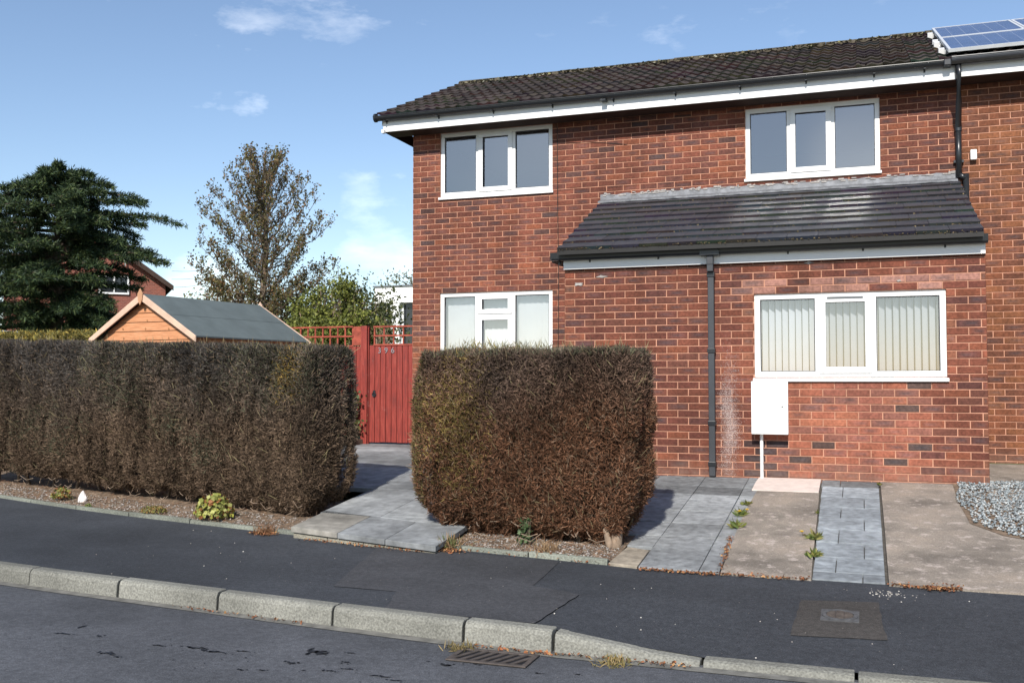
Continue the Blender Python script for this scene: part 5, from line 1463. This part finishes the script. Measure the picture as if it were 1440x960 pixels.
# ------------------------------------------------------------------ shed
shed = thing('garden_shed', 'orange shiplap garden shed with green felt roof, behind the long hedge', 'shed', (-8.5, 10.2, -1.1))
rdir = np.array([.135, .991]); rdir = rdir / np.linalg.norm(rdir); sdir = np.array([rdir[1], -rdir[0]])
AP = np.array([-8.53, 10.2]); LEN = 2.15; HW = .90; ZA, ZE = 1.085, .545
def SP(s, l, z): p = AP + sdir * s + rdir * l; return (p[0], p[1], z)
slope = (ZA - ZE) / HW
mb = MB(); zb = -1.10; k = 0; z = zb; wallw = HW - .10
while z < ZA - .10:
    z2 = min(z + .115, ZA - .06)
    def hw(zz): return min(wallw, (ZA - .045 - zz) / slope)
    a_, b_ = hw(z), hw(z2)
    if b_ < .01: b_ = .01
    mb.hexa([SP(-a_, .06, z), SP(a_, .06, z), SP(a_, .09, z), SP(-a_, .09, z), SP(-b_, .072, z2 - .005), SP(b_, .072, z2 - .005), SP(b_, .09, z2 - .005), SP(-b_, .09, z2 - .005)])
    mb.hexa([SP(-b_, .078, z2 - .006), SP(b_, .078, z2 - .006), SP(b_, .088, z2 - .006), SP(-b_, .088, z2 - .006), SP(-b_, .078, z2 + .001), SP(b_, .078, z2 + .001), SP(b_, .088, z2 + .001), SP(-b_, .088, z2 + .001)])
    z = z2
fw_ = mb.build('gable_wall', M['shiplap'], shed)
mb = MB()
for s in (-.42, .0, .42):
    for zz in (.97, .87, .755, .64, .53, .41):
        if abs(s) < (ZA - .09 - zz) / slope: 
            zz2 = zz + random.uniform(-.02, .02); s2 = s + random.uniform(-.03, .03); mb.add([SP(s2 - .014, .0575, zz2), SP(s2, .0575, zz2 - .018), SP(s2 + .014, .0575, zz2), SP(s2, .0575, zz2 + .018)], [(0, 1, 2, 3)])
mb.build('knots', M['knot'], fw_)
mb = MB()
mb.hexa([SP(-wallw, .09, zb), SP(-wallw + .02, .09, zb), SP(-wallw + .02, LEN - .1, zb), SP(-wallw, LEN - .1, zb), SP(-wallw, .09, ZE), SP(-wallw + .02, .09, ZE), SP(-wallw + .02, LEN - .1, ZE), SP(-wallw, LEN - .1, ZE)])
mb.hexa([SP(wallw - .02, .09, zb), SP(wallw, .09, zb), SP(wallw, LEN - .1, zb), SP(wallw - .02, LEN - .1, zb), SP(wallw - .02, .09, ZE), SP(wallw, .09, ZE), SP(wallw, LEN - .1, ZE), SP(wallw - .02, LEN - .1, ZE)])
mb.hexa([SP(-wallw, LEN - .1, zb), SP(wallw, LEN - .1, zb), SP(wallw, LEN - .08, zb), SP(-wallw, LEN - .08, zb), SP(-.01, LEN - .1, ZA - .06), SP(.01, LEN - .1, ZA - .06), SP(.01, LEN - .08, ZA - .06), SP(-.01, LEN - .08, ZA - .06)])
mb.build('side_walls', M['shiplap'], shed)
def roofside(sg, mb, l0, l1, up, th, e0=0, e1=HW):
    zf = lambda s: ZA - s * slope + up
    P_ = [SP(sg * e0, l0, zf(e0)), SP(sg * e1, l0, zf(e1)), SP(sg * e1, l1, zf(e1)), SP(sg * e0, l1, zf(e0))]
    mb.hexa([(p[0], p[1], p[2] - th) for p in P_] + P_)
mb = MB(); roofside(1, mb, -.005, LEN, 0, .018); roofside(-1, mb, -.005, LEN, 0, .018); rf = mb.build('roof', M['felt'], shed)
mb = MB(); roofside(1, mb, -.008, LEN + .003, .004, .004, .0, HW * .50); roofside(-1, mb, -.008, LEN + .003, .004, .004, .0, HW * .50); mb.build('felt_strip', M['felt'], rf)
for sg in (1, -1):
    mb = MB(); z = lambda s: ZA - s * slope
    mb.hexa([SP(sg * .0, -.03, z(0) - .085), SP(sg * (HW + .03), -.03, z(HW + .03) - .06), SP(sg * (HW + .03), -.012, z(HW + .03) - .06), SP(sg * .0, -.012, z(0) - .085),
             SP(sg * .0, -.03, z(0) + .012), SP(sg * (HW + .03), -.03, z(HW + .03) + .015), SP(sg * (HW + .03), -.012, z(HW + .03) + .015), SP(sg * .0, -.012, z(0) + .012)])
    mb.build('bargeboard', M['barge'], shed, bevel=.004)
mb = MB(); pr_ = [(0, .09), (.045, .02), (.035, -.06), (0, -.125), (-.035, -.06), (-.045, .02)]
vs = [SP(s, -.045, ZA - .02 + z_) for s, z_ in pr_] + [SP(s, -.031, ZA - .02 + z_) for s, z_ in pr_]; n_ = 6
mb.add(vs, [tuple(range(6)), tuple(range(11, 5, -1))] + [(i, i + 6, (i + 1) % 6 + 6, (i + 1) % 6) for i in range(6)]); mb.build('finial', plain('finial_wood', (0.42, 0.23, 0.13), .7, .3), shed, bevel=.003)
mb = MB(); vs = [SP(s * .9, LEN + .004, ZA - .02 + z_ * .8) for s, z_ in pr_] + [SP(s * .9, LEN + .018, ZA - .02 + z_ * .8) for s, z_ in pr_]
mb.add(vs, [tuple(range(6)), tuple(range(11, 5, -1))] + [(i, i + 6, (i + 1) % 6 + 6, (i + 1) % 6) for i in range(6)]); mb.build('finial', M['barge'], shed)
for sg in (1, -1):
    mb = MB(); z = lambda s: ZA - s * slope
    mb.hexa([SP(sg * .0, LEN + .002, z(0) - .085), SP(sg * (HW + .03), LEN + .002, z(HW + .03) - .06), SP(sg * (HW + .03), LEN + .018, z(HW + .03) - .06), SP(sg * .0, LEN + .018, z(0) - .085),
             SP(sg * .0, LEN + .002, z(0) + .010), SP(sg * (HW + .03), LEN + .002, z(HW + .03) + .010), SP(sg * (HW + .03), LEN + .018, z(HW + .03) + .010), SP(sg * .0, LEN + .018, z(0) + .010)])
    mb.build('bargeboard', M['barge'], shed)

# ------------------------------------------------------------------ trees and shrubs
def branch_path(p0, d, length, n=6, up=0.0, wob=.08):
    pts = [np.array(p0, float)]; d = unit(np.array(d, float)); st = length / n
    for i in range(n):
        d = unit(d + np.array([0, 0, up / n]) + rng.normal(0, wob, 3)); pts.append(pts[-1] + d * st)
    return pts, d

def budding_tree(c, H, env, label, cat='tree', nl=1.0, pal=None, leaf=.06, name='tree', nb=58, group=None, zfrac=.10, up=1.0, bark=M['bark']):
    """ascending limbs filling the envelope env(h)->half width; small leaves clustered along the twigs"""
    t = thing(name, label, cat, tuple(c), group); wood = MB(); c = np.array(c, float)
    top = c + np.array([rng.normal(0, .1), 0, H]); NT = 10
    tr = [c + (top - c) * i / NT + np.array([.05 * math.sin(i * 1.3), .05 * math.cos(i), 0]) * (H / 8) for i in range(NT + 1)]
    wood.tube([tuple(p) for p in tr], [H * .018 * (1 - i / NT) ** .9 + .012 for i in range(NT + 1)], 8)
    LP = []
    for k in range(nb):
        f = zfrac + (1 - zfrac) * (k / nb) * .88; i = f * NT; i0 = int(i); p0 = tr[i0] * (1 - (i - i0)) + tr[min(i0 + 1, NT)] * (i - i0)
        az = k * 2.399 + rng.normal(0, .3); 
        # aim for a point on the envelope higher up
        h1 = min(f + (.07 + .15 * rng.random()) * up + .02, .985); R1 = env(h1) * rng.uniform(.6, 1.04)
        tgt = c + np.array([math.cos(az) * R1, math.sin(az) * R1, H * h1]); dv = tgt - p0; ln_ = np.linalg.norm(dv)
        pts = []; N_ = 7
        for j in range(N_ + 1):
            u = j / N_; q = p0 + dv * u; q[2] -= math.sin(u * math.pi) * ln_ * .10 * up; q += rng.normal(0, .015 * ln_, 3) * (u > 0); pts.append(q)
        wood.tube([tuple(p) for p in pts], [max(.006, .012 * ln_ * (1 - .85 * j / N_)) for j in range(N_ + 1)], 5, cap=False)
        for j in range(1, N_ + 1):
            for m_ in range(3):
                d = unit(pts[j] - pts[j - 1]) * .5 + rng.normal(0, .45, 3) + np.array([0, 0, 1.15 * up]); sl = rng.uniform(.12, .30) * env(.5) * .9 * (1.15 - .5 * j / N_)
                sp, _ = branch_path(pts[j], d, sl, 4, up=.5 * up, wob=.10)
                wood.tube([tuple(p) for p in sp], [.007, .006, .005, .004, .003], 4, cap=False)
                for p in sp[1:]:
                    n_ = int(rng.poisson(5 * nl * (1.15 - .75 * (p[2] - c[2]) / H)))
                    if n_ and (np.hypot(*(p - c)[:2]) > .5 * env((p[2] - c[2]) / H) or rng.random() < .3): LP.append(p + rng.normal(0, .055, (n_, 3)))
        n_ = int(6 * nl) + 1; LP.append(pts[-1] + rng.normal(0, .05, (n_, 3)))
    w_ = wood.build('trunk', bark, t); LP = np.concatenate(LP)
    leaves('crown', LP, rng.uniform(.6, 1.4, len(LP)) * leaf, pick(len(LP), pal, .3), M['leafy'], t, aspect=.65)
    return t
env_b = lambda h: float(np.interp(h, [0, .2, .35, .58, .75, .88, .95, 1.0], [1.1, 1.5, 1.75, 1.85, 1.7, 1.35, .95, .25]))
budding_tree((-14.6, 22.0, -.55), 6.45, env_b, 'tall tree with bronze-green young leaves and upright twigs, behind the shed', nl=.95,
             pal=[(0.150, 0.120, 0.040), (0.105, 0.100, 0.034), (0.175, 0.100, 0.045), (0.085, 0.085, 0.032)], leaf=.064, nb=135, group='trees behind the gardens')

# cedar
def cedar(c, H, label):
    t = thing('cedar_tree', label, 'tree', tuple(c), 'trees behind the gardens'); c = np.array(c, float); wood = MB()
    NT = 9; tr = [c + np.array([.08 * math.sin(i), .05 * math.cos(i * 1.7), H * i / NT]) for i in range(NT + 1)]
    wood.tube([tuple(p) for p in tr], [.26 * (1 - i / NT) + .02 for i in range(NT + 1)], 9)
    P = []; D = []
    nb_ = 108
    for k in range(nb_):
        f = .24 + .74 * (k / nb_); az = k * 2.399 + rng.normal(0, .25); z = H * f
        Rm = float(np.interp(f, [.24, .40, .58, .78, .88, .95, 1.0], [2.2, 3.1, 3.6, 3.6, 2.3, 1.2, .4])) * rng.uniform(.70, 1.06)
        i = f * NT; i0 = int(i); p0 = tr[i0] * (1 - (i - i0)) + tr[min(i0 + 1, NT)] * (i - i0)
        N_ = 9; pts = []; rise = rng.uniform(.02, .22)
        for j in range(N_ + 1):
            u = j / N_; pts.append(p0 + np.array([math.cos(az + .12 * math.sin(u * 3)) * Rm * u, math.sin(az + .12 * math.sin(u * 3)) * Rm * u, Rm * (rise * u - .17 * u ** 3) + rng.normal(0, .02)]))
        wood.tube([tuple(p) for p in pts], [.05 * (1 - .9 * j / N_) * Rm / 3 + .006 for j in range(N_ + 1)], 5, cap=False)
        for j in range(2, N_ + 1):
            u = j / N_; d0 = unit(pts[j] - pts[j - 1]); side = unit(np.cross(d0, [0, 0, 1]))
            for m_ in range(6):
                sg = rng.choice([-1, 1]); d = unit(d0 * rng.uniform(.3, 1.1) + side * sg * rng.uniform(.3, 1.0) + np.array([0, 0, rng.uniform(-.25, .16)])); sl = rng.uniform(.3, .95) * (1.15 - u * .75) * Rm / 3.4
                q0 = pts[j] * (1 - (r_ := rng.random())) + pts[j - 1] * r_
                nn = int(15 + 34 * sl); w = rng.random(nn)[:, None]; q = q0 + d * sl * w + np.array([0, 0, -.14]) * w ** 2 * sl + rng.normal(0, .045, (nn, 3))
                P.append(q); D.append(d * .6 + rng.normal(0, .5, (nn, 3)) + np.array([0, 0, .05]))
        nn = 40; w = rng.random(nn)[:, None]; P.append(pts[-2] * (1 - w) + (pts[-1] + (pts[-1] - pts[-2]) * .35) * w + rng.normal(0, .02, (nn, 3))); D.append((pts[-1] - pts[-2]) * 2 + rng.normal(0, .35, (nn, 3)) + np.array([0, 0, -.2]))
    P = np.concatenate(P); D = np.concatenate(D); n = len(P)
    wood.build('trunk', M['bark'], t)
    blades('crown', P, D, rng.uniform(.10, .22, n), rng.uniform(.018, .034, n), pick(n, [(0.024, 0.044, 0.020), (0.038, 0.062, 0.024), (0.070, 0.095, 0.030), (0.018, 0.030, 0.017)], .3, p=[.32, .32, .22, .14]), M['needle'], t)
    return t
cedar((-25.2, 26.0, -.35), 7.55, 'dark green cedar with layered drooping branches at the left edge')

def shrub(name, label, c, rx, ry, h, n, pal, leaf, base=.15, group=None, cat='shrub', bare=0, seed=1, asp=.55, flat=0., ball=.0):
    """many stems rising from one stool, leaf clumps through the whole volume, uneven top"""
    t = thing(name, label, cat, tuple(c), group); c = np.array(c, float); wood = MB(); C_ = []; 
    ns = 26 + bare
    for k in range(ns):
        az = k * 2.399; rr_ = math.sqrt(rng.random()); tp = c + np.array([math.cos(az) * rx * rr_, math.sin(az) * ry * rr_, h * (1 - .35 * rr_ ** 2) * rng.uniform(.78, 1.04)])
        p0 = c + np.array([rng.normal(0, .12 * rx), rng.normal(0, .12 * ry), 0]); mid = p0 * .5 + tp * .5 + np.array([math.cos(az) * rx * .15, math.sin(az) * ry * .15, h * .03])
        wood.tube([tuple(p0), tuple(mid), tuple(tp)], [.022 * h / 2, .013 * h / 2, .004], 4, cap=False)
        for j in range(7):
            u = rng.uniform(.35, 1); q = (p0 * (1 - 2 * u) + mid * 2 * u) if u < .5 else (mid * (2 - 2 * u) + tp * (2 * u - 1)); e = q + rng.normal(0, .16, 3) * np.array([rx, ry, h * .35]) + np.array([0, 0, .06 * h])
            wood.tube([tuple(q), tuple(e)], [.006, .002], 3, cap=False)
            if k < 26: C_.append(e)
        if k < 26: C_.append(tp)
    C_ = np.array(C_); k = rng.integers(0, len(C_), n); sp = .062 * (rx + ry)
    P = C_[k] + rng.normal(0, 1, (n, 3)) * np.array([sp, sp, sp * .75]); P[:, 2] = np.maximum(P[:, 2], c[2] + base * h)
    wood.build('stems', M['bark_pale'] if bare else M['bark'], t)
    leaves('foliage', P, rng.uniform(.6, 1.4, n) * leaf, pick(n, pal, .28), M['leafy'], t, aspect=asp, flat=flat)
    return t
gp_ = 'shrubs beyond the red fence'
shrub('shrub', 'bushy olive-green shrub rising over the trellis fence left of the white building', (-9.92, 17.4, -.75), .86, .75, 2.75, 23000, [(0.18, 0.20, 0.040), (0.13, 0.155, 0.032), (0.23, 0.24, 0.055), (0.09, 0.105, 0.03)], .066, base=.0, group=gp_, bare=6)
shrub('shrub', 'loose straw-brown twiggy shrub over the gate, in front of the white building', (-8.1, 15.6, -.8), .5, .4, 1.85, 1100, [(0.17, 0.155, 0.055), (0.12, 0.12, 0.04), (0.25, 0.19, 0.10)], .05, base=.1, group=gp_, bare=22)
shrub('forsythia', 'low yellow-flowered bush behind the trellis at the shed roof edge', (-9.0, 14.2, -.85), .75, .5, 1.68, 4200, [(0.50, 0.34, 0.04), (0.36, 0.26, 0.05), (0.16, 0.15, 0.04)], .045, base=.1, group=gp_)
# clipped golden hedge far left behind the shed
hg = Hedge((-19.0, 15.4), (-9.95, 13.5), .9, -1.1, (.98, .80), 12, under=.05, rt=.12)
def pal_gold(P): return pick(len(P), [(0.34, 0.25, 0.06), (0.22, 0.19, 0.06), (0.14, 0.13, 0.045)], .2)
make_hedge(hg, 'golden yellow-green clipped hedge behind the shed at the left', 1300, pal_gold, (.05, .10), .016)
# far trees
fg = 'trees far behind the houses'
shrub('tree', 'small pale olive tree between the shed apex and the tall bronze tree', (-24.6, 34.0, 0), 1.5, 1.4, 4.0, 5200, [(0.15, 0.15, 0.06), (0.20, 0.19, 0.09)], .12, base=.2, group=fg, cat='tree', bare=20)
shrub('tree', 'grey-green tree showing above the white flat roof beside the house corner', (-21.0, 46.0, .3), 2.6, 2.0, 5.0, 5200, [(0.13, 0.14, 0.09), (0.17, 0.17, 0.11)], .15, base=.2, group=fg, cat='tree', bare=30)
shrub('tree', 'bare-twigged thin tree behind the olive-green shrub', (-13.8, 24.0, -.3), 1.1, 1.0, 3.6, 900, [(0.15, 0.15, 0.08)], .08, base=.3, group=fg, cat='tree', bare=30)
shrub('tree', 'dark green tree filling the gap low between the bronze tree and the olive shrub', (-14.2, 25.5, -.3), 2.4, 1.5, 2.9, 9000, [(0.07, 0.085, 0.03), (0.10, 0.11, 0.04)], .11, base=.0, group=fg, cat='tree', bare=10)
shrub('tree', 'small hazy tree low on the skyline right of the far brick house', (-31.5, 46.0, .3), 2.2, 1.6, 3.5, 3600, [(0.12, 0.13, 0.07), (0.16, 0.16, 0.09)], .15, base=.1, group=fg, cat='tree', bare=20)

# ------------------------------------------------------------------ far buildings
wh = thing('white_building', 'white flat-roofed house with dark windows, far behind the gate', 'house', (-14, 34, .1))
mb = MB(); mb.box(-17.1, -6.5, 33.0, 33.25, 2.86, 3.45); mb.box(-17.1, -6.5, 33.25, 41, 3.2, 3.44); mb.box(-17.1, -6.5, 40.8, 41, .0, 3.2)
for (a_, b_) in ((-17.1, -16.95), (-16.45, -16.08), (-14.0, -13.6), (-11, -10.6), (-7, -6.5)): mb.box(a_, b_, 33.02, 33.4, .0, 2.86)
mb.box(-17.1, -17.0, 33.4, 40.8, 0, 3.2); mb.box(-6.6, -6.5, 33.4, 40.8, 0, 3.2); mb.box(-17.1, -6.5, 33.05, 33.25, 0, 1.2)
mb.build('wall', M['white_render'], wh)
mb = MB(); mb.box(-17.15, -6.45, 32.95, 41.05, 3.45, 3.50); mb.build('roof', M['greyplastic'], wh)
for (a_, b_) in ((-16.95, -16.45), (-16.08, -14.0), (-13.6, -11), (-10.6, -7)):
    mb = MB(); mb.box(a_, b_, 33.3, 33.34, 1.2, 2.86); wi = mb.build('window', M['glassdark'], wh)
    mb = MB(); mb.box(a_, a_ + .06, 33.24, 33.299, 1.2, 2.86); mb.box((a_ + b_) / 2 - .03, (a_ + b_) / 2 + .03, 33.24, 33.299, 1.2, 2.86); mb.build('window_frame', M['upvc'], wi)

fh = thing('far_brick_house', 'far gabled brick house with dark roof, half hidden by the cedar', 'house', (-38, 40, .2))
ax, az_ = -35.5, 7.30; er, ez = -31.66, 4.55; el = 2 * ax - er
mb = MB(); sl = (az_ - ez) / (ax - er)
wr_ = -32.0; zw = ez + (wr_ - er) * sl * 1.0
prof = [(2 * ax - wr_, 0), (wr_, 0), (wr_, zw - .1), (ax, az_ - .12), (2 * ax - wr_, zw - .1)]
mb.prism_y(prof, 40.0, 48.0); mb.build('wall', M['farbrick'], fh)
mb = MB()
for sg in (1, -1):
    X = lambda s: ax + sg * s; e = er - ax
    vs = [(X(0), 39.6, az_), (X(e), 39.6, ez), (X(e), 48.4, ez), (X(0), 48.4, az_)]; mb.hexa([(p[0], p[1], p[2] - .10) for p in vs] + vs)
rfh = mb.build('roof', M['tilefar'], fh)
mb = MB()
for sg in (1, -1):
    e = er - ax; mb.hexa([(ax, 39.55, az_ - .28), (ax + sg * e, 39.55, ez - .22), (ax + sg * e, 39.59, ez - .22), (ax, 39.59, az_ - .28), (ax, 39.55, az_ + .02), (ax + sg * e, 39.55, ez + .02), (ax + sg * e, 39.59, ez + .02), (ax, 39.59, az_ + .02)])
mb.build('bargeboard', M['soffit'], fh)
def farwin(x0, x1, z0, z1):
    f = MB()
    for bx in ((x0, x1, z1 - .08, z1), (x0, x1, z0, z0 + .08), (x0, x0 + .08, z0 + .08, z1 - .08), (x1 - .08, x1, z0 + .08, z1 - .08), ((x0 + x1) / 2 - .04, (x0 + x1) / 2 + .04, z0 + .08, z1 - .08)): f.box(bx[0], bx[1], 39.9, 39.99, bx[2], bx[3])
    fo = f.build('window', M['upvc'], fh); p = MB(); p.box(x0 + .08, x1 - .08, 39.95, 39.985, z0 + .08, z1 - .08); p.build('pane', M['glassdark'], fo)
farwin(-35.0, -33.65, 4.1, 5.0); farwin(-38.2, -36.9, 4.3, 5.3)
mb = MB(); mb.hexa([(-36.1, 38.9, 2.55), (-32.0, 38.9, 2.55), (-32.0, 39.99, 2.55), (-36.1, 39.99, 2.55), (-36.1, 38.9, 2.62), (-32.0, 38.9, 2.62), (-32.0, 39.99, 3.2), (-36.1, 39.99, 3.2)]); mb.build('porch_roof', M['tilefar'], fh)
mb = MB(); mb.box(-36.0, -32.1, 39.0, 39.98, 1.9, 2.5); mb.build('porch_window', M['glassdark'], fh)
mb = MB(); mb.box(-36.0, -32.1, 38.95, 38.999, .1, 1.9); mb.box(-36.05, -32.05, 38.93, 38.998, 2.46, 2.549); mb.build('porch_frame', M['white_render'], fh)
fh.location = (-31.66, 40.0, 0)
for ch in fh.children: ch.matrix_parent_inverse = Matrix.Translation((31.66, -40.0, 0))
fh.rotation_euler = (0, 0, R(43))
# satellite dish on its roof slope
dish = thing('satellite_dish', 'dark oval satellite dish on a white pole above the far brick house', 'satellite dish', (-34.6, 39.5, 6.1))
mb = MB(); nr, na = 5, 20; vs = []
for i in range(nr + 1):
    for k in range(na):
        r_ = i / nr; t = 2 * math.pi * k / na; vs.append((-34.55 + .27 * r_ * math.cos(t), 39.45 + .10 * r_ * r_ * -1 + .05, 6.55 + .40 * r_ * math.sin(t)))
mb.add(vs, [(i * na + k, i * na + (k + 1) % na, (i + 1) * na + (k + 1) % na, (i + 1) * na + k) for i in range(nr) for k in range(na)]); o = mb.build('reflector', M['cable'], dish); 
sm = o.modifiers.new('thickness', 'SOLIDIFY'); sm.thickness = .015
mb = MB(); mb.tube([(-34.5, 39.55, 5.7), (-34.5, 39.52, 6.35)], .03, 8); mb.tube([(-34.55, 39.5, 6.2), (-34.55, 39.15, 6.35)], .012, 6); mb.box(-34.6, -34.5, 39.08, 39.16, 6.30, 6.40); mb.build('pole', M['upvc'], dish)

for ch in dish.children: ch.location = (1.35, -1.15, -.25)

# distant belt of trees on the skyline
n = 26000; a_ = rng.uniform(R(95), R(172), n); rr_ = rng.uniform(120, 150, n); hh = 5.2 + 2.2 * fbm(np.stack([a_ * 9, rr_ * 0, rr_ * 0], 1), 3.0, 4)
P = np.stack([np.cos(a_) * rr_, np.sin(a_) * rr_, rng.random(n) ** .8 * hh], 1)
struct(leaves('far_wood', P, rng.uniform(.8, 1.7, n), pick(n, [(0.06, 0.075, 0.03), (0.09, 0.10, 0.045), (0.10, 0.085, 0.06)]), M['leafy'], aspect=.9), 'stuff')
# parked cars seen over the golden hedge
def car(c, rz, label, h=1.5):
    t = thing('parked_car', label, 'car', tuple(c), 'cars parked beyond the golden hedge'); t.rotation_euler = (0, 0, rz)
    def put(mb, name, mat, parent=t, **k):
        o = mb.build(name, mat, None, **k); o.parent = parent; return o
    low = [(-2.05, .35), (-1.95, .30), (1.95, .30), (2.08, .40), (2.10, .62), (1.98, .80), (1.15, .95), (-1.75, .98), (-2.05, .85)]
    mb = MB(); n = len(low); vs = []
    for y, s in ((-.84, .97), (-.80, 1.0), (.80, 1.0), (.84, .97)):
        for x, z in low: vs.append((x * s, y, z))
    fs = [tuple(range(n)), tuple(range(4 * n - 1, 3 * n - 1, -1))]
    for q in range(3): fs += [(q * n + i, (q + 1) * n + i, (q + 1) * n + (i + 1) % n, q * n + (i + 1) % n) for i in range(n)]
    mb.add(vs, fs); body = put(mb, 'body', M['carpaint'], bevel=.03)
    mb = MB(); mb.hexa([(-1.75, -.76, .97), (1.15, -.76, .93), (1.15, .76, .93), (-1.75, .76, .97), (-1.25, -.60, h - .04), (.35, -.60, h - .04), (.35, .60, h - .04), (-1.25, .60, h - .04)]); put(mb, 'windows', M['glassdark'])
    mb = MB(); mb.hexa([(-1.32, -.62, h - .05), (.42, -.62, h - .05), (.42, .62, h - .05), (-1.32, .62, h - .05), (-1.15, -.55, h), (.25, -.55, h), (.25, .55, h), (-1.15, .55, h)]); put(mb, 'roof', M['carpaint'], bevel=.02)
    mb = MB()
    for y in (-.66, .66):
        for (xa, xb, xc) in ((-.45, -.40, 0),): mb.hexa([(xa - .03, y * 1.13 - .02, .95), (xb + .03, y * 1.13 - .02, .95), (xb + .03, y * 1.13 + .02, .95), (xa - .03, y * 1.13 + .02, .95), (xa, y * .93 - .02, h - .04), (xb, y * .93 - .02, h - .04), (xb, y * .93 + .02, h - .04), (xa, y * .93 + .02, h - .04)])
    put(mb, 'pillars', M['carpaint'])
    for x in (-1.3, 1.3):
        for y in (-.78, .78):
            mb = MB(); mb.tube([(x, y - .1, .31), (x, y + .1, .31)], .31, 20); w_ = put(mb, 'wheel', M['tyre']); mb = MB(); mb.tube([(x, y + (.105 if y > 0 else -.105), .31), (x, y + (.07 if y > 0 else -.07), .31)], .19, 14); put(mb, 'rim', M['alu'], parent=w_)
    for y in (-.6, .6):
        mb = MB(); mb.box(2.0, 2.09, y - .16, y + .16, .62, .74); put(mb, 'headlight', M['glassdark'])
    return t
car((-25.3, 24.2, .02), R(100), 'white parked car with curved roof at the far left edge, over the golden hedge')
car((-28.6, 31.5, .18), R(128), 'white parked van between the cedar trunk and the shed roof', 2.25)

# overhead wires from the far house towards the tall tree
for k, (za, zb_) in enumerate(((5.35, 4.55), (4.95, 4.35), (4.55, 4.15))):
    mb = MB(); pts = []
    for i in range(13):
        u = i / 12; pts.append((-31.9 + u * 11.5, 40.2 - u * 10.0, za + (zb_ - za) * u - .25 * math.sin(u * math.pi)))
    mb.tube(pts, .008, 5)
    tag(mb.build('overhead_wire', M['cable']), ('topmost', 'middle', 'lowest')[k] + ' of the three thin overhead wires between the far brick house and the tall tree', 'wire', 'overhead wires')
